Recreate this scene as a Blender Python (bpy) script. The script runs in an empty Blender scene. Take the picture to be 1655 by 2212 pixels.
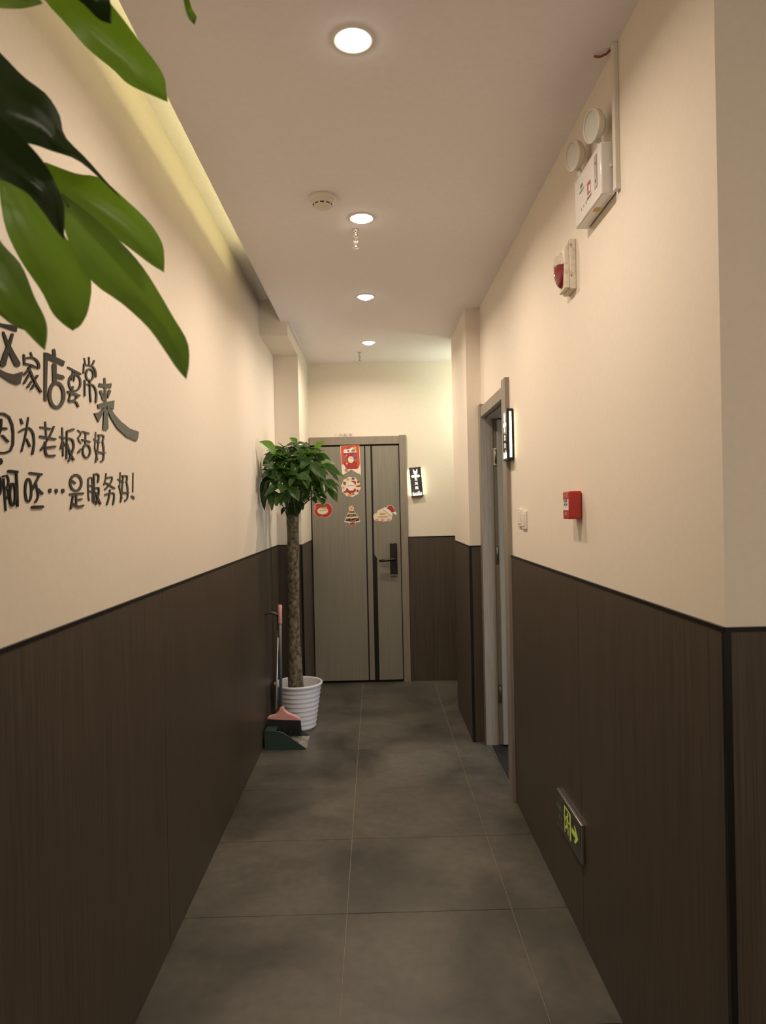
import bpy, bmesh, math, random
from mathutils import Vector, Matrix

# ------------------------------------------------------------------ camera
COL = bpy.context.scene.collection
SC = bpy.context.scene
CAM_R = (0.999707, -0.011707, -0.021198)
CAM_U = (0.021257, 0.004953, 0.999762)
CAM_F = (0.0116, 0.999919, -0.0052)
cam = bpy.data.cameras.new('camera'); cam_ob = bpy.data.objects.new('camera', cam); COL.objects.link(cam_ob)
cam.sensor_fit = 'HORIZONTAL'; cam.sensor_width = 36.0; cam.lens = 1497.0 / 1655.0 * 36.0
cam.clip_start = 0.02; cam.clip_end = 60
cam.dof.use_dof = True; cam.dof.focus_distance = 3.2; cam.dof.aperture_fstop = 10.0
cam_ob.matrix_world = Matrix(((CAM_R[0], CAM_U[0], -CAM_F[0], 0), (CAM_R[1], CAM_U[1], -CAM_F[1], 0),
                              (CAM_R[2], CAM_U[2], -CAM_F[2], 1.55), (0, 0, 0, 1)))
SC.camera = cam_ob
# ------------------------------------------------------------------ world, exposure
w = bpy.data.worlds.new('world'); SC.world = w; w.use_nodes = True
w.node_tree.nodes['Background'].inputs[0].default_value = (1.0, 0.86, 0.7, 1)
w.node_tree.nodes['Background'].inputs[1].default_value = 0.02
SC.view_settings.view_transform = 'Standard'; SC.view_settings.look = 'None'
SC.view_settings.gamma = 1.0; SC.view_settings.use_curve_mapping = False
SC.view_settings.exposure = 0.0
LAMP = 10.6                      # watts of each ceiling downlight
LAMP_COL = (1.0, 0.82, 0.645)

def area_light(name, loc, direction, size, size_y, power, color):
    l = bpy.data.lights.new(name, 'AREA'); l.shape = 'RECTANGLE'; l.size = size; l.size_y = size_y
    l.energy = power; l.color = color
    o = bpy.data.objects.new(name, l); COL.objects.link(o); o.location = loc
    o.rotation_euler = Vector(direction).to_track_quat('-Z', 'Y').to_euler()
    return o
area_light('daylight_in_side_room', (2.5, 3.1, 0.95), (-1, 0.55, -0.1), 1.0, 1.1, 26, (0.90, 0.95, 1.0))
area_light('lamp_in_side_passage', (1.15, 5.72, 2.45), (-0.75, 0.62, -0.05), 0.2, 0.2, 6, (0.93, 1.0, 0.74))
area_light('hall_ceiling_light', (0.9, -0.9, 2.8), (0, 0, -1), 1.2, 1.2, 20, (1.0, 0.86, 0.70))
area_light('hall_fill_light', (0.6, -2.4, 1.7), (0, 1, 0.15), 2.6, 1.8, 16, (1.0, 0.86, 0.72))  # unseen soft fill added behind the camera to lift the ambient light

# ------------------------------------------------------------------ helpers
WORLD = {}
def W(o): return WORLD.get(o.name, Vector((0, 0, 0))) if o else Vector((0, 0, 0))
def tag(o, label=None, cat=None, group=None, kind=None):
    if label: o['label'] = label
    if cat: o['category'] = cat
    if group: o['group'] = group
    if kind: o['kind'] = kind
    return o
def thing(name, loc, label, cat, group=None, rot=(0, 0, 0), kind=None):
    o = bpy.data.objects.new(name, None); COL.objects.link(o); o.empty_display_size = 0.05
    o.location = loc; o.rotation_euler = rot
    WORLD[o.name] = Vector((0, 0, 0)) if any(rot) else Vector(loc)
    return tag(o, label, cat, group, kind)

class MB:
    def __init__(s): s.v = []; s.f = []; s.sm = []
    def add(s, vs, fs, smooth=False):
        b = len(s.v); s.v += [tuple(p) for p in vs]
        for f in fs: s.f.append([i + b for i in f]); s.sm.append(smooth)
        return s
    def box(s, x0, x1, y0, y1, z0, z1):
        v = [(x0, y0, z0), (x1, y0, z0), (x1, y1, z0), (x0, y1, z0), (x0, y0, z1), (x1, y0, z1), (x1, y1, z1), (x0, y1, z1)]
        return s.add(v, [(0, 3, 2, 1), (4, 5, 6, 7), (0, 1, 5, 4), (1, 2, 6, 5), (2, 3, 7, 6), (3, 0, 4, 7)])
    def prism(s, pts, d, base=None):
        # pts: 3D outline, d: thickness vector (from back to front)
        n = len(pts); d = Vector(d); P = [Vector(p) for p in pts]
        nn = Vector((0, 0, 0))
        for i in range(n):
            a, b = P[i], P[(i + 1) % n]; nn += a.cross(b)
        if nn.dot(d) < 0: P.reverse()
        v = P + [p + d for p in P]
        fs = [list(range(n - 1, -1, -1)), list(range(n, 2 * n))]
        fs += [(i, (i + 1) % n, (i + 1) % n + n, i + n) for i in range(n)]
        return s.add(v, fs)
    def ribbon(s, rows, d):
        # rows: (left, right) points of a stroke, d: thickness vector
        d = Vector(d); v = []
        for a, b in rows:
            a, b = Vector(a), Vector(b); v += [a, b, b + d, a + d]
        n = len(rows); fs = [(0, 1, 2, 3), (4 * n - 1, 4 * n - 2, 4 * n - 3, 4 * n - 4)]
        for i in range(n - 1):
            q = 4 * i
            for k in range(4): fs.append((q + k, q + (k + 1) % 4, q + 4 + (k + 1) % 4, q + 4 + k))
        return s.add(v, fs)
    def tube(s, path, r, seg=10, caps=True, smooth=True):
        P = [Vector(p) for p in path]; n = len(P)
        rs = r if isinstance(r, (list, tuple)) else [r] * n
        b = len(s.v); up = None; fs = []; v = []
        for i, p in enumerate(P):
            t = (P[min(i + 1, n - 1)] - P[max(i - 1, 0)]).normalized()
            if up is None: up = t.orthogonal().normalized()
            u = (up - t * up.dot(t)).normalized(); up = u; w_ = t.cross(u)
            for k in range(seg):
                a = 2 * math.pi * k / seg
                v.append(p + (u * math.cos(a) + w_ * math.sin(a)) * rs[i])
        for i in range(n - 1):
            for k in range(seg):
                fs.append((i * seg + k, i * seg + (k + 1) % seg, (i + 1) * seg + (k + 1) % seg, (i + 1) * seg + k))
        s.add(v, fs, smooth)
        if caps:
            s.add([v[k] for k in range(seg)], [list(range(seg - 1, -1, -1))]); s.add([v[(n - 1) * seg + k] for k in range(seg)], [list(range(seg))])
        return s
    def lathe(s, prof, c, seg=32, axis='z', smooth=True, sx=1.0):
        v = []; fs = []; n = len(prof); c = Vector(c)
        for r, h in prof:
            for k in range(seg):
                a = 2 * math.pi * k / seg
                p = Vector((r * math.cos(a) * sx, r * math.sin(a), h))
                if axis == '-z': p = Vector((p.x, -p.y, -p.z))
                elif isinstance(axis, Vector): p = axis.to_track_quat('Z', 'Y') @ p
                v.append(c + p)
        for i in range(n - 1):
            for k in range(seg): fs.append((i * seg + k, i * seg + (k + 1) % seg, (i + 1) * seg + (k + 1) % seg, (i + 1) * seg + k))
        return s.add(v, fs, smooth)
    def build(s, name, mat, parent=None, bevel=0.0, seg=2, local=False, smooth_all=False):
        me = bpy.data.meshes.new(name); V = [Vector(p) for p in s.v]
        lo = Vector([min(p[i] for p in V) for i in range(3)]); hi = Vector([max(p[i] for p in V) for i in range(3)])
        org = Vector(((lo.x + hi.x) / 2, (lo.y + hi.y) / 2, lo.z))
        me.from_pydata([p - org for p in V], [], s.f)
        for p, q in zip(me.polygons, s.sm): p.use_smooth = q or smooth_all
        bm = bmesh.new(); bm.from_mesh(me)
        bmesh.ops.remove_doubles(bm, verts=bm.verts, dist=1e-6)
        bmesh.ops.recalc_face_normals(bm, faces=bm.faces) if not getattr(s, 'keep', False) else None
        if bevel:
            es = [e for e in bm.edges if len(e.link_faces) == 2 and e.calc_face_angle(0) > 0.6]
            r = bmesh.ops.bevel(bm, geom=es, offset=bevel, segments=seg, affect='EDGES', profile=0.5)
            for f in r['faces']: f.smooth = True
        bm.to_mesh(me); bm.free(); me.update()
        me.materials.append(mat)
        o = bpy.data.objects.new(name, me); COL.objects.link(o)
        pw = Vector((0, 0, 0)) if local else W(parent)
        o.location = org - pw
        if parent: o.parent = parent
        WORLD[o.name] = org
        return o
def box(name, mat, b, parent=None, bevel=0.0, local=False):
    return MB().box(*b).build(name, mat, parent, bevel, local=local)
def text_mb(body, size, place, depth=0.0006, weight=0.0):
    # flat lettering: place(x, z) -> point, returns MB holding the glyph faces
    c = bpy.data.curves.new('t', 'FONT'); c.body = body; c.size = size; c.align_x = 'CENTER'; c.align_y = 'CENTER'
    c.offset = weight; c.resolution_u = 3; c.extrude = depth / 2
    o = bpy.data.objects.new('t', c); COL.objects.link(o); bpy.context.view_layer.update()
    dg = bpy.context.evaluated_depsgraph_get(); me = bpy.data.meshes.new_from_object(o.evaluated_get(dg))
    m = MB(); m.add([place(v.co.x, v.co.y, v.co.z) for v in me.vertices], [list(p.vertices) for p in me.polygons])
    bpy.data.objects.remove(o); bpy.data.curves.remove(c); bpy.data.meshes.remove(me)
    return m

# ------------------------------------------------------------------ materials
def mat(name, col, rough=0.5, metal=0.0, spec=0.5, emit=None, estr=0.0, coat=0.0, trans=0.0):
    m = bpy.data.materials.new(name); m.use_nodes = True; b = m.node_tree.nodes['Principled BSDF']
    b.inputs['Base Color'].default_value = (*col, 1); b.inputs['Roughness'].default_value = rough
    b.inputs['Metallic'].default_value = metal; b.inputs['Specular IOR Level'].default_value = spec
    b.inputs['Coat Weight'].default_value = coat
    b.inputs['Transmission Weight'].default_value = trans
    if emit: b.inputs['Emission Color'].default_value = (*emit, 1); b.inputs['Emission Strength'].default_value = estr
    return m
def vary(m, c1, c2, scale=(1, 1, 1), nscale=5.0, detail=6, lo=0.35, hi=0.65, bump=0.0, rough=None, dist=0.001, dtort=0.0, source='Object'):
    nt = m.node_tree; n = nt.nodes; L = nt.links; b = n['Principled BSDF']
    tc = n.new('ShaderNodeTexCoord'); mp = n.new('ShaderNodeMapping'); mp.inputs['Scale'].default_value = scale
    if source == 'World':
        g = n.new('ShaderNodeNewGeometry'); L.new(g.outputs['Position'], mp.inputs[0])
    else: L.new(tc.outputs[source], mp.inputs[0])
    no = n.new('ShaderNodeTexNoise'); no.inputs['Scale'].default_value = nscale; no.inputs['Detail'].default_value = detail
    no.inputs['Distortion'].default_value = dtort
    L.new(mp.outputs[0], no.inputs['Vector'])
    cr = n.new('ShaderNodeValToRGB'); cr.color_ramp.elements[0].position = lo; cr.color_ramp.elements[1].position = hi
    cr.color_ramp.elements[0].color = (*c1, 1); cr.color_ramp.elements[1].color = (*c2, 1)
    L.new(no.outputs['Fac'], cr.inputs[0]); L.new(cr.outputs[0], b.inputs['Base Color'])
    if bump:
        bp = n.new('ShaderNodeBump'); bp.inputs['Strength'].default_value = bump; bp.inputs['Distance'].default_value = dist
        L.new(no.outputs['Fac'], bp.inputs['Height']); L.new(bp.outputs[0], b.inputs['Normal'])
    if rough:
        mr = n.new('ShaderNodeMapRange'); mr.inputs[3].default_value = rough[0]; mr.inputs[4].default_value = rough[1]
        L.new(no.outputs['Fac'], mr.inputs[0]); L.new(mr.outputs[0], b.inputs['Roughness'])
    return m, no, cr
M = {}
M['wall'] = mat('cream_wall_paint', (0.80, 0.735, 0.655), 0.62, spec=0.3); vary(M['wall'], (0.80, 0.725, 0.625), (0.82, 0.745, 0.645), nscale=60, bump=0.05, dist=0.0006)
M['ceil'] = mat('ceiling_paint', (0.80, 0.74, 0.67), 0.8, spec=0.2); vary(M['ceil'], (0.89, 0.85, 0.87), (0.91, 0.87, 0.89), nscale=40, bump=0.04, dist=0.0006)
M['lam'] = mat('brown_wood_laminate', (0.12, 0.09, 0.065), 0.42, spec=0.35)
vary(M['lam'], (0.052, 0.041, 0.030), (0.092, 0.072, 0.053), scale=(95, 95, 1.3), nscale=2.2, detail=5, lo=0.3, hi=0.7, bump=0.10, dist=0.0004)
M['door'] = mat('grey_brown_door_laminate', (0.22, 0.20, 0.165), 0.45, spec=0.35)
vary(M['door'], (0.212, 0.202, 0.170), (0.272, 0.258, 0.216), scale=(110, 110, 1.0), nscale=2.4, detail=5, lo=0.3, hi=0.72, bump=0.10, dist=0.0004)
M['frame'] = mat('grey_brown_frame_laminate', (0.25, 0.215, 0.18), 0.45, spec=0.35)
vary(M['frame'], (0.235, 0.205, 0.170), (0.290, 0.255, 0.212), scale=(60, 60, 2.5), nscale=2.0, detail=4, bump=0.06, dist=0.0004)
M['black'] = mat('black_metal_trim', (0.006, 0.006, 0.006), 0.35, spec=0.4)
M['matblack'] = mat('black_gap', (0.004, 0.004, 0.004), 0.9)
M['acry'] = mat('gloss_black_acrylic', (0.008, 0.009, 0.009), 0.18, spec=0.27)
# floor tile: clouded cement look with soft sheen
m, no, cr = vary(mat('cement_floor_tile', (0.15, 0.14, 0.12), 0.45, spec=0.45), (0.038, 0.036, 0.030), (0.132, 0.123, 0.102), nscale=1.9, detail=9, lo=0.30, hi=0.72, rough=(0.34, 0.52), dtort=0.6, source='World')
n_ = m.node_tree; fine = n_.nodes.new('ShaderNodeTexNoise'); fine.inputs['Scale'].default_value = 22; fine.inputs['Detail'].default_value = 8
geo_ = n_.nodes.new('ShaderNodeNewGeometry'); n_.links.new(geo_.outputs['Position'], fine.inputs['Vector'])
mx = n_.nodes.new('ShaderNodeMixRGB'); mx.blend_type = 'OVERLAY'; mx.inputs[0].default_value = 0.35
n_.links.new(cr.outputs[0], mx.inputs[1]); n_.links.new(fine.outputs['Fac'], mx.inputs[2])
n_.links.new(mx.outputs[0], n_.nodes['Principled BSDF'].inputs['Base Color'])
bp_ = n_.nodes.new('ShaderNodeBump'); bp_.inputs['Strength'].default_value = 0.10; bp_.inputs['Distance'].default_value = 0.001
n_.links.new(fine.outputs['Fac'], bp_.inputs['Height']); n_.links.new(bp_.outputs[0], n_.nodes['Principled BSDF'].inputs['Normal'])
M['tile'] = m
M['grout'] = mat('tan_grout', (0.36, 0.30, 0.22), 0.8)
M['darkfloor'] = mat('black_rubber_floor', (0.012, 0.014, 0.017), 0.5, spec=0.4)
M['plastic'] = mat('gloss_white_plastic', (0.78, 0.76, 0.74), 0.16, spec=0.5, coat=0.3)
M['offwhite'] = mat('ivory_plastic', (0.74, 0.69, 0.60), 0.4)
M['dirty'] = mat('scuffed_ivory_plastic', (0.7, 0.64, 0.52), 0.5); vary(M['dirty'], (0.55, 0.47, 0.36), (0.76, 0.70, 0.60), nscale=45, detail=8, lo=0.3, hi=0.5)
M['wallplate'] = mat('white_switch_plastic', (0.80, 0.75, 0.69), 0.3)
M['lens'] = mat('frosted_lamp_lens', (0.62, 0.64, 0.58), 0.25, spec=0.6)
M['red'] = mat('red_plastic', (0.42, 0.022, 0.014), 0.35)
M['redlens'] = mat('dark_red_lens', (0.23, 0.02, 0.03), 0.08, spec=0.8, coat=0.6)
M['grey'] = mat('grey_print', (0.25, 0.24, 0.25), 0.5)
M['darkprint'] = mat('dark_print', (0.03, 0.03, 0.03), 0.5)
M['yellow'] = mat('yellow_print', (0.62, 0.46, 0.08), 0.5)
M['metal'] = mat('brushed_steel', (0.55, 0.54, 0.52), 0.3, metal=1.0)
M['chrome'] = mat('bright_chrome', (0.85, 0.83, 0.80), 0.12, metal=1.0)
M['hinge'] = mat('dark_hinge_metal', (0.20, 0.19, 0.17), 0.35, metal=0.8)
M['pot'] = mat('white_ribbed_plastic', (0.70, 0.70, 0.74), 0.35, spec=0.5)
M['soil'] = mat('dark_potting_soil', (0.03, 0.022, 0.015), 0.95); vary(M['soil'], (0.015, 0.01, 0.007), (0.06, 0.045, 0.03), nscale=60, bump=0.8, dist=0.01)
M['bark'] = mat('grey_brown_bark', (0.22, 0.16, 0.10), 0.85)
_, no_, cr_ = vary(M['bark'], (0.045, 0.040, 0.025), (0.205, 0.160, 0.096), scale=(1, 1, 0.8), nscale=42, detail=10, lo=0.36, hi=0.62, bump=0.9, dist=0.006, source='World')
M['pink'] = mat('pink_plastic', (0.66, 0.33, 0.29), 0.38)
M['green'] = mat('dark_green_plastic', (0.028, 0.055, 0.042), 0.35)
M['pantop'] = mat('dusty_green_plastic', (0.12, 0.125, 0.105), 0.6); vary(M['pantop'], (0.14, 0.15, 0.12), (0.36, 0.34, 0.29), nscale=18, detail=6)
M['pole'] = mat('blue_grey_pole', (0.11, 0.125, 0.135), 0.35)
M['bristle'] = mat('black_bristles', (0.006, 0.006, 0.006), 0.75)
M['stem'] = mat('green_leaf_stalk', (0.045, 0.075, 0.018), 0.5)
M['lampglow'] = mat('lit_diffuser', (1, 1, 1), 0.5, emit=(1.0, 0.90, 0.78), estr=13.0)
M['ring'] = mat('white_lamp_rim', (0.8, 0.77, 0.72), 0.4)
M['led'] = mat('lit_green_yellow_led_strip', (1, 1, 1), 0.5, emit=(1.0, 0.90, 0.40), estr=17.0)
M['signglow'] = mat('lit_sign_white', (1, 1, 1), 0.5, emit=(1.0, 1.0, 0.86), estr=1.15)
M['sideglow'] = mat('lit_sign_edge', (1, 1, 1), 0.5, emit=(1.0, 0.97, 0.62), estr=9.0)
M['signface'] = mat('gloss_black_sign_face', (0.012, 0.012, 0.011), 0.06, spec=0.6)
M['exitgreen'] = mat('lit_exit_green', (0.25, 0.3, 0.05), 0.5, emit=(0.55, 0.62, 0.10), estr=0.28)
M['exitdim'] = mat('dim_exit_print', (0.13, 0.15, 0.09), 0.6)
for k, c_ in dict(s_red=(0.62, 0.075, 0.03), s_dred=(0.38, 0.03, 0.03), s_cream=(0.80, 0.68, 0.54), s_apple=(0.40, 0.035, 0.02), s_orange=(0.80, 0.30, 0.05), s_brown=(0.22, 0.10, 0.06), s_green=(0.05, 0.055, 0.03), s_dark=(0.02, 0.014, 0.01), s_purple=(0.20, 0.12, 0.30), s_pink=(0.70, 0.33, 0.32), s_white=(0.82, 0.76, 0.72), s_gold=(0.45, 0.28, 0.08), s_grey=(0.2, 0.17, 0.17)).items():
    M[k] = mat('sticker_' + k[2:], c_, 0.4)
def leafmat(name, c1, c2, tr, gloss=0.28):
    m = bpy.data.materials.new(name); m.use_nodes = True; nt = m.node_tree; n = nt.nodes; L = nt.links
    b = n['Principled BSDF']; out = n['Material Output']; b.inputs['Roughness'].default_value = gloss; b.inputs['Specular IOR Level'].default_value = 0.5
    g = n.new('ShaderNodeTexNoise'); g.inputs['Scale'].default_value = 9.0; g.inputs['Detail'].default_value = 4
    tc = n.new('ShaderNodeTexCoord'); L.new(tc.outputs['Object'], g.inputs['Vector'])
    cr = n.new('ShaderNodeValToRGB'); cr.color_ramp.elements[0].position = 0.3; cr.color_ramp.elements[1].position = 0.7
    cr.color_ramp.elements[0].color = (*c1, 1); cr.color_ramp.elements[1].color = (*c2, 1)
    L.new(g.outputs['Fac'], cr.inputs[0]); L.new(cr.outputs[0], b.inputs['Base Color'])
    t = n.new('ShaderNodeBsdfTranslucent'); t.inputs[0].default_value = (*tr, 1)
    mxs = n.new('ShaderNodeMixShader'); mxs.inputs[0].default_value = 0.38
    L.new(b.outputs[0], mxs.inputs[1]); L.new(t.outputs[0], mxs.inputs[2]); L.new(mxs.outputs[0], out.inputs['Surface'])
    return m
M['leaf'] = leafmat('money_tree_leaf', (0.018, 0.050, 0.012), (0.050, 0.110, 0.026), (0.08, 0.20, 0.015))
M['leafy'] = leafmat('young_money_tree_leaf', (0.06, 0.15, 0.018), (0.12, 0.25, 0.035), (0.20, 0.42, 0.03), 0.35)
M['leafd'] = leafmat('shaded_money_tree_leaf', (0.010, 0.028, 0.008), (0.024, 0.055, 0.014), (0.03, 0.07, 0.01))  # darker copy of the leaf, crown shade put into the colour
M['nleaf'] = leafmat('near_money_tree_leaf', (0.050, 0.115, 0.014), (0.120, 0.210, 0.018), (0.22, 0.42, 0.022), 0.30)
M['nleafd'] = leafmat('near_shaded_leaf', (0.010, 0.022, 0.006), (0.020, 0.040, 0.008), (0.02, 0.04, 0.006), 0.22)  # same near leaf with the shade of overlapping leaves painted into its colour
M['lgrey'] = mat('pale_grey_label', (0.42, 0.38, 0.39), 0.4)
M['rib'] = mat('pale_green_leaf_rib', (0.085, 0.15, 0.02), 0.5)
M['wire'] = mat('red_wire', (0.30, 0.05, 0.05), 0.5)

# ------------------------------------------------------------------ the setting
XL, XR, XP, XQ = -0.768, 0.713, -0.577, 0.618      # wall planes; left pier side; right pier side
ZC, ZS, ZB = 2.852, 3.0, 2.755                     # ceiling, slab above the cove, beam underside
YF, YB, YP, YQ, YQ2, YC = 6.19, 4.785, 5.42, 4.55, 5.366, 1.41
T = 0.006                                          # panels stand this proud of the plaster
def struct(name, label, cat, loc=(0, 0, 0)):
    return thing(name, loc, label, cat, kind='structure')

fl = struct('floor', 'clouded grey cement look tiled floor of the corridor', 'floor')
box('grout_bed', M['grout'], (-0.95, 3.1, -2.6, 6.25, -0.06, -0.0035), fl)
ys = [4.45 + 0.6 * k for k in range(-12, 3)]; ys.append(6.19)
xs = [-0.768, -0.140, 0.494, 1.10, 1.70, 2.30, 3.05]
G = 0.0011
random.seed(3)
for j in range(len(ys) - 1):
    for i in range(len(xs) - 1):
        y0, y1, x0, x1 = ys[j], ys[j + 1], xs[i], xs[i + 1]
        if x0 > 0.6 and not (y1 < 1.7 or y0 > 4.8): continue
        if x0 > 0.4 and y0 > 1.40 and y1 < 4.9: x1 = 0.716
        dz = random.uniform(-0.0003, 0.0003)
        MB().box(x0 + G, x1 - G, y0 + G, y1 - G, -0.0035, dz).build('tile', M['tile'], fl, bevel=0.0008, seg=1)
box('threshold_strip', M['metal'], (0.716, 0.722, 3.715, 4.475, -0.003, 0.0012), fl)

# left wall with its panels
wl = struct('wall_left', 'cream painted left corridor wall above brown wood laminate panels', 'wall')
box('plaster', M['wall'], (-0.95, XL, -2.6, 6.3, 0, ZS), wl)
ZT = 1.281
seams = [-2.6, -1.17, 0.03, 1.25, 2.47, 3.68, 4.87, YP]
for a, b in zip(seams[:-1], seams[1:]):
    box('panel', M['lam'], (XL, XL + T, a + 0.002, b - 0.002, 0.001, ZT - 0.008), wl, bevel=0.0007)
    if b < YP: box('joint_strip', M['black'], (XL, XL + 0.002, b - 0.002, b + 0.002, 0.001, ZT - 0.008), wl)
t1 = struct('trim_1', 'thin black cap line on top of the left wall panels', 'trim')
box('cap_strip', M['black'], (XL - 0.001, XL + T + 0.002, -2.6, YP, ZT - 0.008, ZT + 0.001), t1)

# pier and beam at the end of the left wall
pl = struct('wall_left_pier', 'cream pier jutting out behind the potted money tree', 'wall')
box('plaster', M['wall'], (-0.95, XP, YP, YF, 0, ZB), pl)
box('panel', M['lam'], (XL + T, XP - 0.012, YP - T, YP, 0.001, ZT - 0.008), pl, bevel=0.0007)
box('panel', M['lam'], (XP, XP + T, YP + 0.004, YF - 0.003, 0.001, ZT - 0.008), pl, bevel=0.0007)
t2 = struct('trim_2', 'black edge trims on the left pier beside the grey door', 'trim')
box('cap_strip', M['black'], (XL, XP + 0.001, YP - T - 0.002, YP, ZT - 0.008, ZT + 0.001), t2)
box('cap_strip', M['black'], (XP, XP + T + 0.002, YP, YF, ZT - 0.008, ZT + 0.001), t2)
box('corner_strip', M['black'], (XP - 0.012, XP + T, YP - T - 0.001, YP + 0.004, 0.0, ZT - 0.008), t2)
be = struct('trim_3', 'cream painted beam at the top left end of the corridor', 'beam')
box('beam', M['wall'], (-0.95, XP, YB, YF, ZB, ZS), be)
box('bead', M['ceil'], (XP, XP + 0.022, YB + 0.02, YP + 0.1, ZC - 0.008, ZC), be, bevel=0.003)

# far wall
fw = struct('wall_back', 'cream end wall of the corridor around the grey door', 'wall')
box('plaster', M['wall'], (-0.95, 3.1, YF, YF + 0.12, 0, ZS), fw)
ZTF = 1.292
box('panel', M['lam'], (0.290, 0.92, YF - T, YF, 0.001, ZTF - 0.008), fw, bevel=0.0007)
box('panel', M['lam'], (0.923, 2.3, YF - T, YF, 0.001, ZTF - 0.008), fw, bevel=0.0007)
t4 = struct('trim_4', 'thin black cap line on the end wall panels beside the grey door', 'trim')
box('cap_strip', M['black'], (0.288, 2.3, YF - T - 0.002, YF, ZTF - 0.008, ZTF + 0.001), t4)

# right wall
wr = struct('wall_right', 'cream painted right corridor wall above brown wood laminate panels', 'wall')
ZTR = 1.291
XO = 0.86
box('plaster', M['wall'], (XR, XO, 1.55, 3.70, 0, ZS), wr)
box('plaster', M['wall'], (XR, XO, 3.70, 4.49, 2.135, ZS), wr)
box('plaster', M['wall'], (XR, XO, 4.49, YQ, 0, ZS), wr)
for a, b in ((YC + 0.004, 2.433), (2.433, 3.612)):
    box('panel', M['lam'], (XR - T, XR, a + 0.0014, b - 0.0014, 0.001, ZTR - 0.008), wr, bevel=0.0007)
box('panel', M['lam'], (XR - T, XR, 4.545, YQ - T - 0.001, 0.001, ZTR - 0.008), wr)
box('joint_strip', M['black'], (XR - 0.002, XR, 2.431, 2.435, 0.001, ZTR - 0.008), wr)
t5 = struct('trim_5', 'thin black cap line and corner strip on the right wall panels', 'trim')
box('cap_strip', M['black'], (XR - T - 0.002, XR, YC - T, 3.612, ZTR - 0.008, ZTR + 0.001), t5)
box('cap_strip', M['black'], (XR - T, 3.0, YC - T - 0.002, YC, ZTR - 0.008, ZTR + 0.001), t5)
box('corner_strip', M['black'], (XR - T, XR + 0.008, YC - T - 0.001, YC + 0.004, 0.0, ZTR - 0.008), t5)
wn = struct('wall_near_right', 'shaded cream wall round the corner at the right edge above dark panels', 'wall')
box('plaster', M['wall'], (XR, 3.0, YC, 1.55, 0, ZS), wn)
for a, b in ((XR + 0.008, 1.92), (1.923, 3.0)):
    box('panel', M['lam'], (a, b, YC - T, YC, 0.001, ZTR - 0.008), wn, bevel=0.0007)

# right pier before the side passage
pr = struct('wall_right_pier', 'cream pier past the open side door on the right', 'wall')
box('plaster', M['wall'], (XQ, 2.9, YQ, YQ2, 0, ZS), pr)
box('panel', M['lam'], (XQ - T, XQ, YQ + 0.004, YQ2 - 0.001, 0.001, ZTF - 0.008), pr, bevel=0.0007)
box('panel', M['lam'], (XQ + 0.012, XR - T, YQ - T, YQ, 0.001, ZTF - 0.008), pr, bevel=0.0007)
t6 = struct('trim_6', 'black cap and corner strip on the right pier panels', 'trim')
box('cap_strip', M['black'], (XQ - T - 0.002, XQ, YQ, YQ2, ZTF - 0.008, ZTF + 0.001), t6)
box('cap_strip', M['black'], (XQ - T, XR - T, YQ - T - 0.002, YQ, ZTF - 0.008, ZTF + 0.001), t6)
box('corner_strip', M['black'], (XQ - T, XQ + 0.012, YQ - T - 0.001, YQ + 0.004, 0.0, ZTF - 0.008), t6)
ce = struct('ceiling', 'dropped cream ceiling with a light cove along its left edge', 'ceiling')
box('ceiling_board', M['ceil'], (-0.622, 3.0, -2.6, YB, ZC, ZC + 0.012), ce)
box('ceiling_board', M['ceil'], (XP, 3.0, YB, YF, ZC, ZC + 0.012), ce)
box('slab', M['ceil'], (-0.95, 3.1, -2.6, 6.3, ZS, ZS + 0.1), ce)
# rooms beside and behind, only glimpsed or out of the frame
wb = struct('wall_hall', 'cream walls of the hall behind the viewer', 'wall')
box('plaster', M['wall'], (-0.95, 3.1, -2.7, -2.6, 0, ZS), wb)
box('plaster', M['wall'], (3.0, 3.1, -2.6, 6.3, 0, ZS), wb)
rm = struct('floor_side_room', 'black rubber floor inside the open side door', 'floor')
box('rubber_floor', M['darkfloor'], (0.723, 2.9, 1.55, YQ, -0.003, 0.0008), rm)

# open side door
d2 = struct('door_2', 'open grey laminate side door with grey frame in the right wall', 'door')
box('casing', M['frame'], (XR - 0.023, XR + 0.02, 3.610, 3.715, 0.0, 2.222), d2, bevel=0.002)
box('casing', M['frame'], (XR - 0.023, XR + 0.02, 4.475, 4.543, 0.0, 2.212), d2, bevel=0.002)
box('header', M['frame'], (XR - 0.019, XR + 0.02, 3.716, 4.474, 2.125, 2.190), d2, bevel=0.002)
box('jamb', M['frame'], (XR + 0.02, XO, 3.700, 3.715, 0.0, 2.125), d2)
box('jamb', M['frame'], (XR + 0.02, 0.772, 4.475, 4.489, 0.0, 2.125), d2)
box('jamb', M['frame'], (0.773, XO, 4.486, 4.489, 0.0, 2.125), d2)
box('jamb', M['frame'], (XR + 0.02, XO, 3.716, 4.474, 2.113, 2.128), d2)
leaf_d = box('door_leaf', M['door'], (0.795, 1.58, 4.440, 4.480, 0.012, 2.105), d2, bevel=0.002)
for z in (1.87, 1.235, 0.335):
    h = box('hinge', M['hinge'] if z < 1.5 else M['offwhite'], (0.7745, 0.794, 4.476, 4.484, z - 0.055, z + 0.055), leaf_d)
    MB().tube([(0.787, 4.474, z - 0.045), (0.787, 4.474, z + 0.045)], 0.006).build('pin', M['hinge'], h)

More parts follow.
